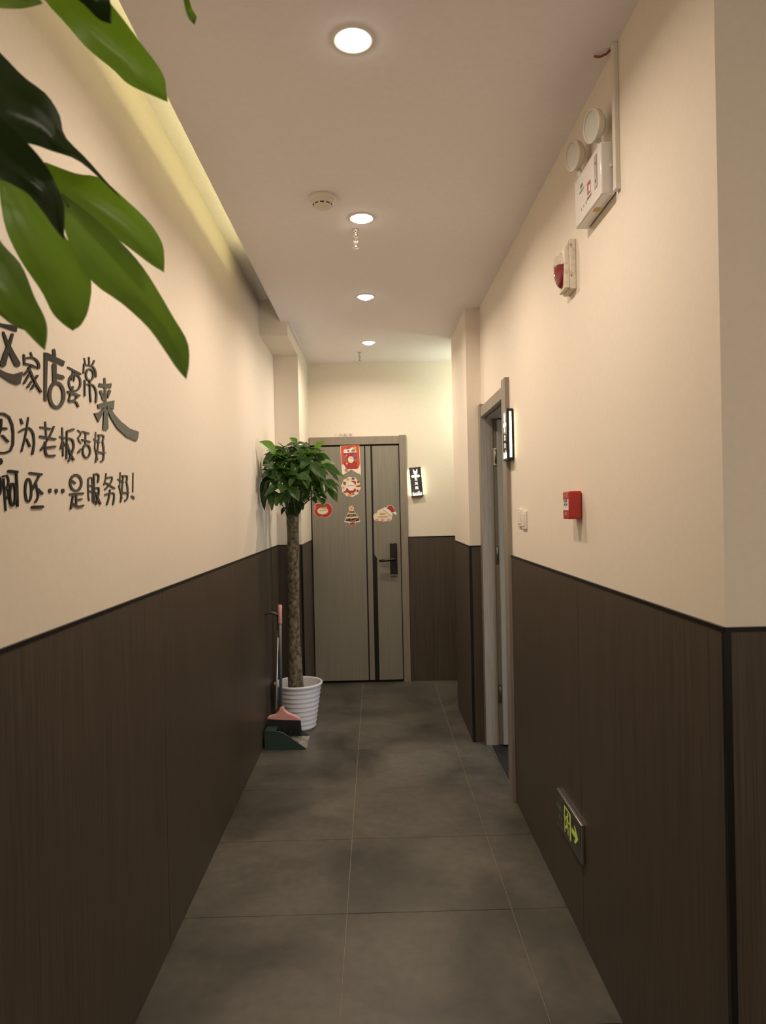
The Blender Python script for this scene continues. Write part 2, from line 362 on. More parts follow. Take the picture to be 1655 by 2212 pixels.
# end door
d1 = struct('door_1', 'closed grey laminate end door with black inlay strips and festive stickers', 'door')
YD = YF - 0.016
box('gap', M['matblack'], (XP + T + 0.001, 0.232, YF - 0.004, YF - 0.0005, 0.0, 2.126), d1)
ZB0 = 0.022
for a, b in ((XP + T + 0.012, -0.0865), (-0.0745, -0.0305)):
    box('door_board', M['door'], (a, b, YD, YF - 0.004, ZB0, 2.108), d1, bevel=0.001)
MB().prism([(-0.0125, YF - 0.004, 2.108), (-0.0125, YF - 0.004, 1.142), (0.0105, YF - 0.004, 1.105), (0.0105, YF - 0.004, ZB0), (0.2205, YF - 0.004, ZB0), (0.2205, YF - 0.004, 2.108)], (0, -0.012, 0)).build('door_board', M['door'], d1)
box('inlay_strip', M['black'], (-0.0865, -0.0745, YD + 0.003, YF - 0.004, ZB0, 2.108), d1)
MB().prism([(-0.0305, YF - 0.004, 2.108), (-0.0305, YF - 0.004, ZB0), (0.0105, YF - 0.004, ZB0), (0.0105, YF - 0.004, 1.105), (-0.0125, YF - 0.004, 1.142), (-0.0125, YF - 0.004, 2.108)], (0, -0.009, 0)).build('inlay_strip', M['black'], d1)
box('casing', M['frame'], (0.228, 0.290, YF - 0.030, YF, 0.0, 2.200), d1, bevel=0.002)
box('header', M['frame'], (XP + T, 0.2275, YF - 0.028, YF, 2.122, 2.193), d1, bevel=0.002)
MB().box(0.126, 0.189, YD - 0.030, YD, 0.962, 1.240).build('lock_body', M['black'], d1, bevel=0.006)
box('lock_lip', M['metal'], (0.128, 0.188, YD - 0.024, YD - 0.001, 0.953, 0.961), d1, bevel=0.002)
MB().tube([(0.170, YD - 0.029, 1.098), (0.170, YD - 0.052, 1.098), (0.162, YD - 0.060, 1.097), (0.120, YD - 0.062, 1.094), (0.075, YD - 0.061, 1.090), (0.034, YD - 0.058, 1.087), (0.027, YD - 0.055, 1.087)], [0.017, 0.014, 0.0135, 0.012, 0.012, 0.012, 0.006], seg=14).build('lever_handle', M['black'], d1)

# ------------------------------------------------------------------ lettering on the left wall
LETTERS = [
[(0,[(1422,1949),(1446,1950),(1479,1956),(1514,1962),(1509,1948),(1474,1945),(1446,1943),(1422,1941)]),(1,[(1453,1934,1456,1936),(1452,1932,1459,1935),(1454,1926,1464,1930),(1459,1918,1470,1923),(1463,1911,1477,1917),(1468,1904,1484,1912),(1473,1898,1491,1906),(1479,1891,1499,1900),(1489,1881,1511,1892),(1498,1873,1522,1884),(1509,1872,1520,1877)]),(1,[(1491,1941,1495,1941),(1487,1939,1496,1939),(1479,1925,1490,1926),(1468,1910,1482,1910),(1460,1898,1476,1899),(1452,1887,1471,1888),(1445,1874,1465,1875),(1438,1865,1461,1866),(1442,1860,1452,1860)]),(0,[(1411,1859),(1430,1854),(1458,1851),(1491,1853),(1531,1867),(1525,1851),(1518,1837),(1503,1833),(1474,1834),(1441,1840),(1410,1846)]),(1,[(1368,1907,1372,1909),(1367,1904,1377,1909),(1376,1898,1386,1903),(1381,1897,1385,1900)]),(1,[(1364,1874,1363,1876),(1369,1874,1366,1879),(1379,1879,1378,1884),(1385,1882,1394,1886),(1380,1873,1389,1874),(1374,1860,1384,1862),(1381,1850,1389,1855),(1392,1845,1398,1850),(1407,1846,1408,1852),(1419,1850,1417,1855),(1422,1852,1422,1854)]),(1,[(1387,1917,1387,1919),(1391,1917,1390,1922),(1422,1927,1421,1932),(1426,1930,1425,1932)])],
[(1,[(1568,1918,1571,1919),(1566,1916,1573,1919),(1572,1907,1579,1910),(1574,1907,1577,1908)]),(1,[(1537,1907,1540,1907),(1535,1904,1543,1906),(1536,1883,1545,1885),(1539,1882,1542,1883)]),(1,[(1544,1898,1543,1899),(1547,1898,1546,1901),(1558,1901,1557,1905),(1570,1904,1571,1909),(1580,1905,1584,1910),(1589,1904,1595,1909),(1596,1901,1604,1906),(1600,1898,1610,1901),(1601,1893,1612,1896),(1600,1889,1611,1891),(1603,1888,1608,1888)]),(1,[(1601,1886,1598,1886),(1605,1888,1597,1888),(1608,1894,1601,1893),(1607,1895,1604,1895)]),(1,[(1540,1885,1541,1887),(1543,1885,1545,1889),(1554,1886,1556,1890),(1568,1887,1571,1892),(1580,1887,1584,1891),(1589,1886,1593,1891),(1593,1887,1595,1889)]),(1,[(1570,1888,1573,1888),(1566,1887,1573,1886),(1535,1862,1541,1861),(1534,1860,1537,1859)]),(1,[(1555,1881,1559,1883),(1554,1879,1563,1882),(1560,1872,1569,1875),(1569,1863,1578,1866),(1578,1855,1586,1859),(1587,1847,1596,1851),(1599,1840,1607,1844),(1608,1834,1617,1838),(1612,1834,1616,1836)]),(1,[(1558,1867,1561,1867),(1555,1866,1561,1865),(1533,1842,1539,1842),(1533,1841,1536,1840)]),(1,[(1569,1854,1571,1853),(1566,1852,1571,1852),(1548,1836,1553,1835),(1548,1834,1550,1834)]),(1,[(1598,1873,1600,1872),(1595,1872,1600,1871),(1579,1857,1584,1856),(1579,1855,1581,1855)]),(1,[(1579,1848,1582,1848),(1577,1847,1582,1847),(1564,1834,1570,1834),(1564,1833,1567,1833)])],
[(1,[(1679,1950,1686,1953),(1675,1946,1691,1951),(1679,1933,1695,1938),(1684,1932,1691,1934)]),(0,[(1633,1932),(1651,1935),(1741,1934),(1733,1920),(1710,1920),(1650,1919),(1639,1818),(1627,1819)]),(1,[(1678,1916,1689,1918),(1672,1910,1695,1915),(1673,1871,1694,1875),(1678,1868,1688,1870)]),(1,[(1682,1885,1685,1891),(1689,1883,1695,1894),(1722,1885,1729,1897),(1734,1889,1737,1894)]),(1,[(1721,1846,1739,1849),(1719,1836,1736,1837),(1712,1827,1727,1826),(1703,1820,1715,1816),(1694,1816,1699,1809),(1686,1815,1681,1807),(1677,1816,1665,1809),(1669,1821,1655,1815),(1664,1828,1648,1824),(1662,1837,1646,1834),(1665,1847,1649,1845),(1671,1856,1657,1856),(1680,1863,1668,1866),(1688,1867,1684,1873),(1697,1868,1702,1877),(1706,1867,1718,1875),(1714,1863,1730,1869),(1720,1856,1737,1860),(1721,1846,1739,1849)])],
[(1,[(1755,1922,1757,1924),(1757,1920,1762,1925),(1831,1917,1837,1923),(1837,1919,1839,1921)]),(1,[(1785,1921,1789,1922),(1783,1920,1790,1921),(1776,1894,1783,1895),(1777,1893,1781,1894)]),(1,[(1799,1921,1803,1922),(1797,1920,1804,1921),(1788,1894,1795,1895),(1789,1893,1793,1893)]),(1,[(1827,1897,1837,1898),(1823,1887,1833,1887),(1814,1879,1821,1877),(1802,1873,1804,1869),(1789,1871,1786,1866),(1777,1872,1770,1868),(1769,1878,1760,1875),(1766,1886,1757,1884),(1770,1895,1761,1895),(1779,1903,1772,1905),(1791,1909,1788,1912),(1804,1912,1807,1916),(1816,1910,1823,1914),(1824,1905,1834,1908),(1827,1897,1837,1898)]),(1,[(1750,1859,1752,1862),(1754,1857,1759,1864),(1819,1858,1824,1865),(1825,1860,1828,1863)]),(1,[(1784,1880,1788,1880),(1780,1878,1789,1878),(1775,1870,1784,1871),(1768,1860,1777,1860),(1760,1848,1769,1849),(1754,1839,1762,1839),(1755,1838,1759,1838)]),(1,[(1754,1838,1755,1840),(1758,1837,1759,1841),(1772,1839,1773,1843),(1787,1840,1790,1845),(1795,1840,1801,1844),(1800,1838,1808,1842),(1805,1834,1814,1837),(1808,1831,1818,1834),(1812,1830,1817,1831)]),(1,[(1814,1864,1818,1863),(1809,1862,1818,1861),(1801,1855,1809,1854),(1789,1847,1795,1845),(1774,1842,1777,1838),(1760,1838,1762,1835),(1757,1836,1758,1835)])],
[(1,[(1857,1968,1861,1969),(1856,1967,1863,1969),(1863,1953,1870,1955),(1866,1952,1869,1953)]),(1,[(1888,1977,1892,1978),(1886,1975,1895,1977),(1887,1957,1896,1959),(1890,1956,1894,1957)]),(1,[(1925,1977,1929,1977),(1921,1975,1930,1975),(1908,1960,1917,1961),(1909,1959,1913,1959)]),(1,[(1855,1953,1859,1954),(1853,1951,1860,1953),(1848,1926,1856,1927),(1850,1925,1853,1925)]),(1,[(1852,1948,1853,1949),(1855,1948,1856,1951),(1875,1951,1876,1954),(1898,1954,1901,1958),(1911,1954,1917,1958),(1920,1951,1928,1955),(1925,1947,1935,1950),(1928,1942,1938,1945),(1928,1936,1939,1938),(1928,1931,1939,1933),(1931,1930,1936,1931)]),(1,[(1912,1934,1921,1935),(1909,1927,1918,1927),(1903,1920,1910,1919),(1895,1916,1897,1913),(1886,1915,1883,1911),(1879,1916,1872,1912),(1873,1920,1864,1917),(1871,1926,1862,1924),(1874,1932,1865,1932),(1880,1939,1873,1940),(1888,1943,1885,1946),(1896,1944,1899,1948),(1904,1943,1911,1947),(1910,1940,1919,1942),(1912,1934,1921,1935)]),(1,[(1856,1909,1859,1909),(1854,1907,1861,1908),(1852,1866,1860,1867),(1854,1865,1858,1865)]),(1,[(1853,1896,1853,1897),(1856,1896,1855,1899),(1876,1900,1876,1903),(1899,1904,1901,1907),(1912,1903,1918,1906),(1921,1898,1929,1901),(1926,1892,1936,1894),(1929,1883,1939,1885),(1927,1871,1937,1872),(1924,1860,1935,1861),(1927,1859,1931,1859)]),(1,[(1889,1916,1892,1917),(1886,1914,1895,1916),(1886,1901,1894,1903),(1886,1885,1894,1886),(1888,1868,1896,1870),(1890,1855,1898,1857),(1892,1855,1896,1855)])],
[(1,[(1994,1940,2000,1942),(1990,1938,2004,1940),(1990,1923,2006,1926),(1990,1902,2008,1905),(1989,1880,2008,1883),(1988,1860,2008,1863),(1987,1850,2008,1853),(1985,1845,2009,1848),(1992,1842,2002,1844)]),(0,[(1956,1918),(2000,1924),(2050,1935),(2043,1919),(2000,1914),(1950,1907)]),(1,[(1959,1898,1969,1901),(1956,1894,1977,1900),(1961,1890,1980,1896),(1967,1886,1984,1890),(1972,1879,1986,1883),(1976,1874,1988,1877),(1980,1873,1986,1875)]),(1,[(2028,1913,2038,1914),(2019,1908,2042,1910),(2013,1887,2022,1888),(2014,1886,2019,1886)]),(0,[(1940,1856),(1985,1869),(2066,1887),(2060,1859),(2016,1861),(1943,1845)]),(0,[(1915,1828),(1954,1837),(1979,1851),(1988,1851),(1968,1829),(1942,1807)]),(0,[(1984,1849),(2011,1853),(2014,1799),(2004,1792),(1973,1790)]),(0,[(2008,1863),(2035,1857),(2071,1843),(2113,1831),(2188,1818),(2271,1817),(2265,1799),(2250,1784),(2158,1789),(2081,1807),(2038,1829),(2010,1848)])],
[(1,[(1395,1749,1394,1752),(1400,1749,1397,1754),(1422,1757,1421,1762),(1448,1760,1451,1766),(1466,1757,1474,1761),(1477,1744,1487,1746),(1481,1727,1490,1728),(1479,1703,1488,1703),(1469,1690,1475,1687),(1450,1684,1451,1680),(1423,1682,1422,1678),(1401,1682,1394,1679),(1395,1709,1387,1709),(1398,1739,1391,1738),(1406,1753,1399,1753),(1405,1755,1402,1755)]),(1,[(1409,1728,1409,1730),(1412,1727,1413,1732),(1458,1731,1459,1736),(1462,1732,1462,1734)]),(1,[(1438,1752,1441,1752),(1436,1750,1443,1751),(1434,1739,1442,1739),(1431,1724,1437,1724),(1419,1710,1425,1709),(1408,1699,1414,1698),(1409,1697,1411,1697)]),(1,[(1438,1718,1441,1719),(1439,1716,1445,1719),(1460,1705,1467,1708),(1464,1705,1467,1706)])],
[(1,[(1422,1666,1428,1670),(1424,1662,1436,1670),(1427,1662,1439,1668),(1428,1663,1442,1663),(1426,1661,1437,1658),(1424,1659,1433,1656),(1423,1656,1427,1654)])],
[(1,[(1516,1762,1520,1763),(1515,1760,1523,1762),(1521,1750,1529,1753),(1524,1750,1528,1751)]),(1,[(1551,1770,1553,1770),(1548,1768,1555,1769),(1544,1755,1550,1755),(1538,1738,1545,1738),(1533,1726,1540,1726),(1528,1714,1534,1714),(1521,1701,1527,1701),(1515,1690,1521,1690),(1516,1689,1518,1689)]),(1,[(1508,1731,1506,1732),(1511,1731,1508,1733),(1526,1737,1523,1740),(1543,1743,1541,1746),(1551,1744,1553,1748),(1557,1742,1563,1746),(1564,1739,1571,1742),(1568,1733,1577,1735),(1571,1723,1579,1724),(1571,1711,1579,1712),(1566,1699,1575,1698),(1561,1688,1570,1688),(1563,1687,1567,1687)]),(1,[(1539,1721,1542,1722),(1538,1719,1545,1721),(1552,1704,1559,1706),(1555,1703,1558,1704)])],
[(1,[(1629,1770,1633,1770),(1628,1768,1635,1769),(1631,1734,1638,1735),(1633,1733,1636,1733)]),(1,[(1603,1753,1604,1755),(1606,1752,1608,1756),(1655,1753,1657,1758),(1659,1755,1660,1757)]),(1,[(1674,1765,1678,1765),(1671,1764,1678,1763),(1661,1752,1668,1751),(1646,1736,1653,1735),(1623,1717,1629,1716),(1603,1702,1610,1700),(1603,1700,1606,1699)]),(1,[(1600,1731,1601,1733),(1603,1730,1605,1735),(1679,1731,1681,1736),(1684,1733,1685,1735)]),(1,[(1626,1723,1630,1723),(1623,1721,1633,1722),(1622,1712,1632,1713),(1622,1701,1632,1702),(1625,1693,1634,1696),(1634,1688,1639,1693),(1655,1689,1656,1694),(1674,1691,1673,1696),(1678,1693,1678,1695)]),(1,[(1631,1708,1630,1710),(1635,1707,1634,1712),(1677,1713,1676,1718),(1682,1715,1681,1717)])],
[(1,[(1718,1767,1721,1767),(1715,1765,1723,1766),(1716,1696,1724,1697),(1718,1695,1722,1695)]),(1,[(1702,1741,1703,1743),(1705,1740,1707,1744),(1731,1740,1734,1744),(1735,1741,1736,1742)]),(1,[(1718,1736,1721,1736),(1716,1735,1722,1735),(1703,1712,1709,1712),(1704,1711,1707,1711)]),(1,[(1721,1732,1724,1733),(1720,1731,1726,1732),(1727,1720,1733,1722),(1729,1720,1732,1720)]),(1,[(1745,1759,1743,1761),(1749,1759,1747,1763),(1785,1767,1782,1772),(1788,1769,1787,1771)]),(1,[(1742,1760,1745,1760),(1740,1758,1747,1759),(1734,1690,1741,1691),(1736,1689,1739,1689)]),(1,[(1744,1742,1744,1744),(1746,1741,1748,1745),(1757,1742,1760,1745),(1768,1741,1774,1744),(1774,1736,1782,1739),(1777,1730,1785,1731),(1776,1723,1784,1723),(1770,1714,1778,1714),(1758,1699,1766,1698),(1746,1686,1754,1685),(1747,1684,1750,1684)]),(1,[(1741,1728,1744,1729),(1739,1726,1747,1728),(1745,1717,1753,1719),(1753,1706,1761,1708),(1765,1696,1773,1699),(1775,1689,1783,1692),(1779,1689,1783,1690)])],
[(1,[(1806,1769,1808,1771),(1807,1768,1812,1771),(1816,1766,1822,1769),(1824,1764,1831,1765),(1822,1761,1829,1760),(1817,1757,1823,1755),(1812,1754,1817,1752),(1806,1750,1814,1750),(1808,1745,1815,1747),(1812,1741,1819,1743),(1819,1738,1825,1740),(1824,1736,1830,1738),(1828,1736,1831,1737)]),(1,[(1809,1710,1804,1711),(1815,1711,1805,1713),(1828,1722,1822,1723),(1828,1723,1825,1724)]),(1,[(1834,1769,1836,1771),(1837,1768,1840,1772),(1877,1767,1880,1771),(1882,1768,1883,1770)]),(1,[(1855,1769,1858,1770),(1853,1768,1860,1769),(1850,1737,1857,1738),(1852,1736,1855,1736)]),(1,[(1830,1747,1831,1749),(1833,1746,1836,1750),(1883,1745,1886,1749),(1887,1746,1889,1748)]),(1,[(1879,1721,1888,1722),(1876,1714,1885,1714),(1870,1708,1877,1706),(1862,1705,1865,1701),(1855,1704,1851,1700),(1847,1706,1840,1704),(1842,1711,1833,1710),(1840,1718,1831,1717),(1842,1725,1834,1725),(1849,1731,1841,1733),(1856,1734,1853,1738),(1864,1735,1867,1739),(1871,1733,1879,1736),(1877,1728,1886,1730),(1879,1721,1888,1722)])],
[(1,[(1923,1778,1927,1778),(1921,1776,1929,1777),(1913,1734,1920,1735),(1914,1733,1918,1733)]),(1,[(1907,1757,1909,1758),(1909,1755,1914,1759),(1946,1749,1951,1753),(1951,1750,1953,1752)]),(1,[(1946,1771,1950,1771),(1943,1769,1952,1770),(1938,1752,1947,1752),(1931,1730,1939,1730),(1922,1710,1930,1710),(1914,1694,1923,1694),(1916,1693,1920,1693)]),(1,[(1913,1735,1916,1736),(1912,1734,1918,1735),(1930,1701,1936,1702),(1932,1700,1935,1700)]),(1,[(1936,1770,1937,1772),(1940,1770,1940,1773),(1959,1772,1961,1776),(1976,1772,1984,1775),(1973,1765,1982,1766),(1966,1755,1976,1756),(1969,1747,1979,1749),(1973,1739,1983,1741),(1973,1729,1983,1730),(1972,1719,1981,1719),(1970,1710,1980,1711),(1967,1704,1976,1703),(1960,1701,1966,1699),(1953,1700,1957,1697),(1951,1698,1952,1697)]),(1,[(1939,1723,1940,1725),(1943,1722,1944,1726),(1986,1723,1988,1727),(1991,1724,1991,1726)])],
[(1,[(1429,1612,1437,1612),(1428,1604,1435,1603),(1425,1597,1431,1596),(1421,1594,1425,1591),(1420,1594,1416,1591),(1416,1597,1410,1595),(1414,1603,1407,1602),(1413,1612,1406,1611),(1414,1620,1408,1620),(1418,1627,1411,1628),(1421,1630,1417,1633),(1422,1630,1427,1634),(1426,1627,1433,1629),(1429,1621,1436,1622),(1429,1612,1437,1612)]),(1,[(1441,1629,1444,1629),(1440,1628,1446,1628),(1441,1613,1447,1614),(1442,1595,1449,1596),(1444,1577,1450,1577),(1445,1563,1451,1563),(1447,1561,1450,1561)]),(1,[(1438,1631,1437,1632),(1441,1631,1439,1634),(1448,1633,1446,1636),(1454,1634,1457,1637),(1457,1631,1463,1632),(1459,1625,1465,1626),(1458,1619,1464,1619),(1455,1614,1461,1612),(1450,1610,1454,1608),(1445,1607,1449,1605),(1444,1606,1446,1605)]),(1,[(1457,1608,1460,1608),(1455,1606,1463,1607),(1457,1601,1465,1602),(1458,1596,1466,1595),(1454,1591,1460,1590),(1449,1588,1455,1586),(1449,1586,1452,1585)]),(1,[(1458,1644,1459,1646),(1462,1642,1464,1648),(1496,1641,1498,1648),(1501,1643,1502,1646)]),(1,[(1492,1646,1495,1646),(1490,1644,1497,1645),(1491,1628,1498,1629),(1491,1607,1499,1608),(1492,1587,1499,1587),(1492,1572,1499,1572),(1494,1570,1497,1570)]),(1,[(1484,1596,1492,1596),(1483,1586,1490,1586),(1479,1578,1486,1577),(1475,1574,1480,1571),(1475,1574,1470,1571),(1472,1578,1464,1577),(1469,1586,1461,1585),(1468,1596,1461,1596),(1470,1606,1462,1606),(1473,1614,1466,1615),(1477,1618,1472,1621),(1477,1618,1482,1621),(1481,1614,1488,1616),(1484,1606,1491,1607),(1484,1596,1492,1596)])],
[(1,[(1554,1607,1563,1607),(1552,1596,1561,1595),(1548,1587,1556,1586),(1543,1583,1549,1580),(1543,1583,1537,1580),(1539,1587,1530,1585),(1536,1596,1527,1595),(1535,1606,1526,1606),(1537,1617,1528,1618),(1541,1626,1532,1627),(1545,1630,1540,1634),(1546,1630,1552,1634),(1550,1626,1558,1628),(1553,1618,1562,1619),(1554,1607,1563,1607)]),(1,[(1548,1644,1548,1646),(1551,1643,1553,1648),(1607,1642,1608,1648),(1611,1644,1612,1646)]),(1,[(1595,1643,1599,1643),(1591,1642,1599,1641),(1557,1609,1565,1607),(1557,1607,1561,1606)]),(1,[(1576,1625,1579,1626),(1575,1624,1582,1625),(1578,1615,1585,1616),(1582,1605,1589,1606),(1584,1598,1591,1598),(1583,1591,1590,1591),(1577,1586,1583,1584),(1571,1581,1577,1579),(1571,1579,1573,1579)]),(1,[(1581,1611,1585,1613),(1582,1609,1590,1613),(1603,1599,1611,1603),(1608,1598,1611,1600)]),(1,[(1555,1568,1555,1571),(1561,1566,1561,1573),(1607,1567,1607,1574),(1612,1569,1612,1572)])],
[(1,[(1643,1613,1650,1614),(1639,1610,1655,1611),(1640,1605,1653,1606),(1643,1603,1649,1603)]),(1,[(1676,1614,1683,1614),(1672,1611,1687,1611),(1673,1606,1686,1606),(1676,1603,1682,1603)]),(1,[(1711,1615,1718,1615),(1707,1612,1722,1613),(1707,1607,1721,1607),(1711,1604,1717,1605)])],
[(1,[(1817,1633,1831,1634),(1814,1625,1826,1624),(1805,1619,1815,1615),(1794,1615,1798,1610),(1783,1615,1779,1610),(1773,1618,1763,1614),(1765,1624,1753,1622),(1763,1631,1750,1631),(1766,1639,1754,1641),(1775,1646,1765,1649),(1785,1649,1781,1655),(1796,1650,1800,1656),(1807,1647,1817,1652),(1815,1641,1828,1644),(1817,1633,1831,1634)]),(1,[(1761,1637,1764,1639),(1763,1635,1770,1639),(1781,1629,1788,1634),(1787,1630,1790,1632)]),(1,[(1750,1601,1750,1603),(1755,1600,1754,1605),(1832,1604,1831,1609),(1837,1606,1837,1608)]),(1,[(1787,1601,1792,1601),(1784,1600,1794,1600),(1783,1573,1793,1573),(1785,1572,1790,1572)]),(1,[(1787,1588,1787,1590),(1791,1587,1790,1591),(1821,1589,1821,1593),(1825,1590,1825,1592)]),(1,[(1768,1599,1772,1599),(1765,1597,1774,1597),(1762,1590,1770,1590),(1758,1581,1767,1580),(1754,1573,1763,1572),(1751,1566,1760,1566),(1753,1565,1757,1564)]),(1,[(1760,1579,1763,1580),(1762,1577,1768,1581),(1776,1573,1781,1577),(1795,1569,1797,1574),(1816,1570,1814,1575),(1831,1572,1828,1577),(1835,1574,1834,1576)])],
[(1,[(1865,1647,1869,1647),(1863,1646,1871,1646),(1861,1626,1870,1626),(1861,1604,1869,1604),(1863,1593,1871,1594),(1866,1588,1874,1589),(1869,1587,1872,1587)]),(1,[(1866,1645,1863,1646),(1869,1645,1865,1647),(1880,1649,1877,1652),(1887,1650,1894,1651),(1890,1637,1898,1637),(1890,1619,1899,1619),(1889,1600,1898,1600),(1888,1585,1897,1585),(1890,1584,1894,1584)]),(1,[(1868,1628,1868,1629),(1870,1627,1871,1630),(1889,1627,1890,1630),(1892,1627,1892,1629)]),(1,[(1867,1613,1868,1615),(1869,1612,1871,1615),(1888,1611,1889,1614),(1891,1612,1891,1613)]),(1,[(1903,1662,1907,1662),(1901,1660,1909,1661),(1899,1582,1908,1582),(1901,1580,1905,1580)]),(1,[(1904,1655,1901,1656),(1908,1656,1902,1658),(1915,1659,1910,1661),(1922,1661,1921,1665),(1928,1660,1934,1663),(1933,1657,1942,1658),(1930,1649,1940,1649),(1926,1640,1936,1640),(1928,1639,1932,1638)]),(1,[(1906,1620,1905,1621),(1910,1620,1907,1623),(1922,1623,1920,1626),(1930,1624,1937,1626),(1932,1617,1940,1617),(1928,1605,1937,1605),(1919,1591,1928,1590),(1910,1579,1919,1578),(1912,1577,1915,1577)]),(1,[(1908,1612,1912,1613),(1907,1610,1916,1612),(1938,1578,1949,1580),(1943,1577,1948,1578)])],
[(1,[(1991,1668,1995,1668),(1988,1667,1997,1667),(1986,1658,1994,1658),(1982,1648,1990,1648),(1976,1640,1984,1639),(1971,1634,1979,1633),(1972,1632,1976,1632)]),(1,[(1990,1652,1988,1654),(1995,1652,1992,1656),(2015,1655,2014,1659),(2032,1657,2039,1661),(2031,1652,2042,1652),(2022,1643,2031,1641),(1999,1631,2007,1629),(1977,1622,1984,1619),(1976,1620,1979,1619)]),(1,[(1987,1639,1990,1641),(1989,1637,1995,1641),(2050,1624,2057,1628),(2056,1624,2059,1626)]),(1,[(1978,1605,1977,1606),(1983,1604,1980,1608),(2010,1608,2007,1612),(2037,1611,2039,1615),(2043,1608,2053,1610),(2044,1601,2054,1601),(2039,1589,2050,1589),(2034,1579,2044,1578),(2036,1577,2041,1577)]),(1,[(2016,1622,2021,1622),(2013,1621,2023,1621),(2009,1611,2018,1610),(2003,1598,2012,1597),(1995,1587,2004,1586),(1987,1579,1996,1577),(1989,1577,1993,1576)])],
[(1,[(2101,1676,2105,1676),(2099,1675,2107,1675),(2092,1629,2099,1629),(2094,1628,2097,1628)]),(1,[(2079,1654,2083,1656),(2082,1652,2089,1656),(2123,1644,2131,1648),(2130,1644,2133,1646)]),(1,[(2124,1665,2128,1665),(2120,1663,2131,1664),(2116,1646,2126,1647),(2109,1625,2120,1625),(2101,1603,2112,1603),(2095,1587,2105,1586),(2097,1585,2102,1585)]),(1,[(2087,1636,2090,1636),(2085,1635,2093,1636),(2109,1596,2116,1597),(2111,1595,2115,1595)]),(1,[(2113,1665,2113,1667),(2117,1664,2117,1668),(2138,1666,2139,1670),(2155,1666,2164,1669),(2153,1659,2164,1659),(2148,1648,2158,1649),(2152,1639,2163,1640),(2156,1629,2167,1630),(2157,1614,2168,1614),(2154,1600,2164,1600),(2143,1594,2151,1592),(2132,1592,2138,1589),(2130,1590,2133,1588)]),(1,[(2116,1614,2116,1616),(2120,1613,2121,1618),(2166,1613,2168,1617),(2172,1614,2173,1616)])],
[(1,[(2213,1681,2216,1681),(2210,1680,2219,1680),(2203,1619,2212,1619),(2205,1618,2209,1618)]),(1,[(2189,1606,2197,1608),(2191,1602,2209,1608),(2207,1597,2222,1602),(2217,1596,2224,1599)])]]
tx = thing('wall_lettering', (XL, 1.6, 1.6), 'three lines of glossy black playful characters stuck to the left wall', 'lettering')
for strokes in LETTERS:
    m_ = MB()
    for q_, (kind, pts) in enumerate(strokes):
        th = 0.0022 + 0.00022 * q_      # overlapping strokes sit at slightly different heights
        if kind == 0: m_.prism([(XL, a / 1000, b / 1000) for a, b in pts], (th, 0, 0))
        else: m_.ribbon([((XL, p[0] / 1000, p[1] / 1000), (XL, p[2] / 1000, p[3] / 1000)) for p in pts], (th, 0, 0))
    m_.build('character', M['acry'], tx)

# small scribble above the end door
ar = thing('small_wall_lettering', (-0.25, YF, 2.22), 'small grey arrow and characters peeking over the end door frame', 'lettering')
def far(x0, z0):
    return lambda x, y, z: (x0 + x, YF - 0.0006 - z, z0 + y)
MB().tube([(-0.333 + 0.018 * math.cos(a), YF - 0.0005, 2.203 + 0.013 * math.sin(a)) for a in [math.pi * k / 8 for k in range(9)]], 0.0008, 5).tube([(-0.333, YF - 0.0005, 2.216), (-0.333, YF - 0.0005, 2.190)], 0.0008, 5).build('arrow', M['s_grey'], ar)
for ch, x in (('白', -0.291), ('板', -0.248), ('市', -0.205), ('.', -0.176)):
    text_mb(ch, 0.042, far(x, 2.202)).build('character', M['s_grey'], ar)

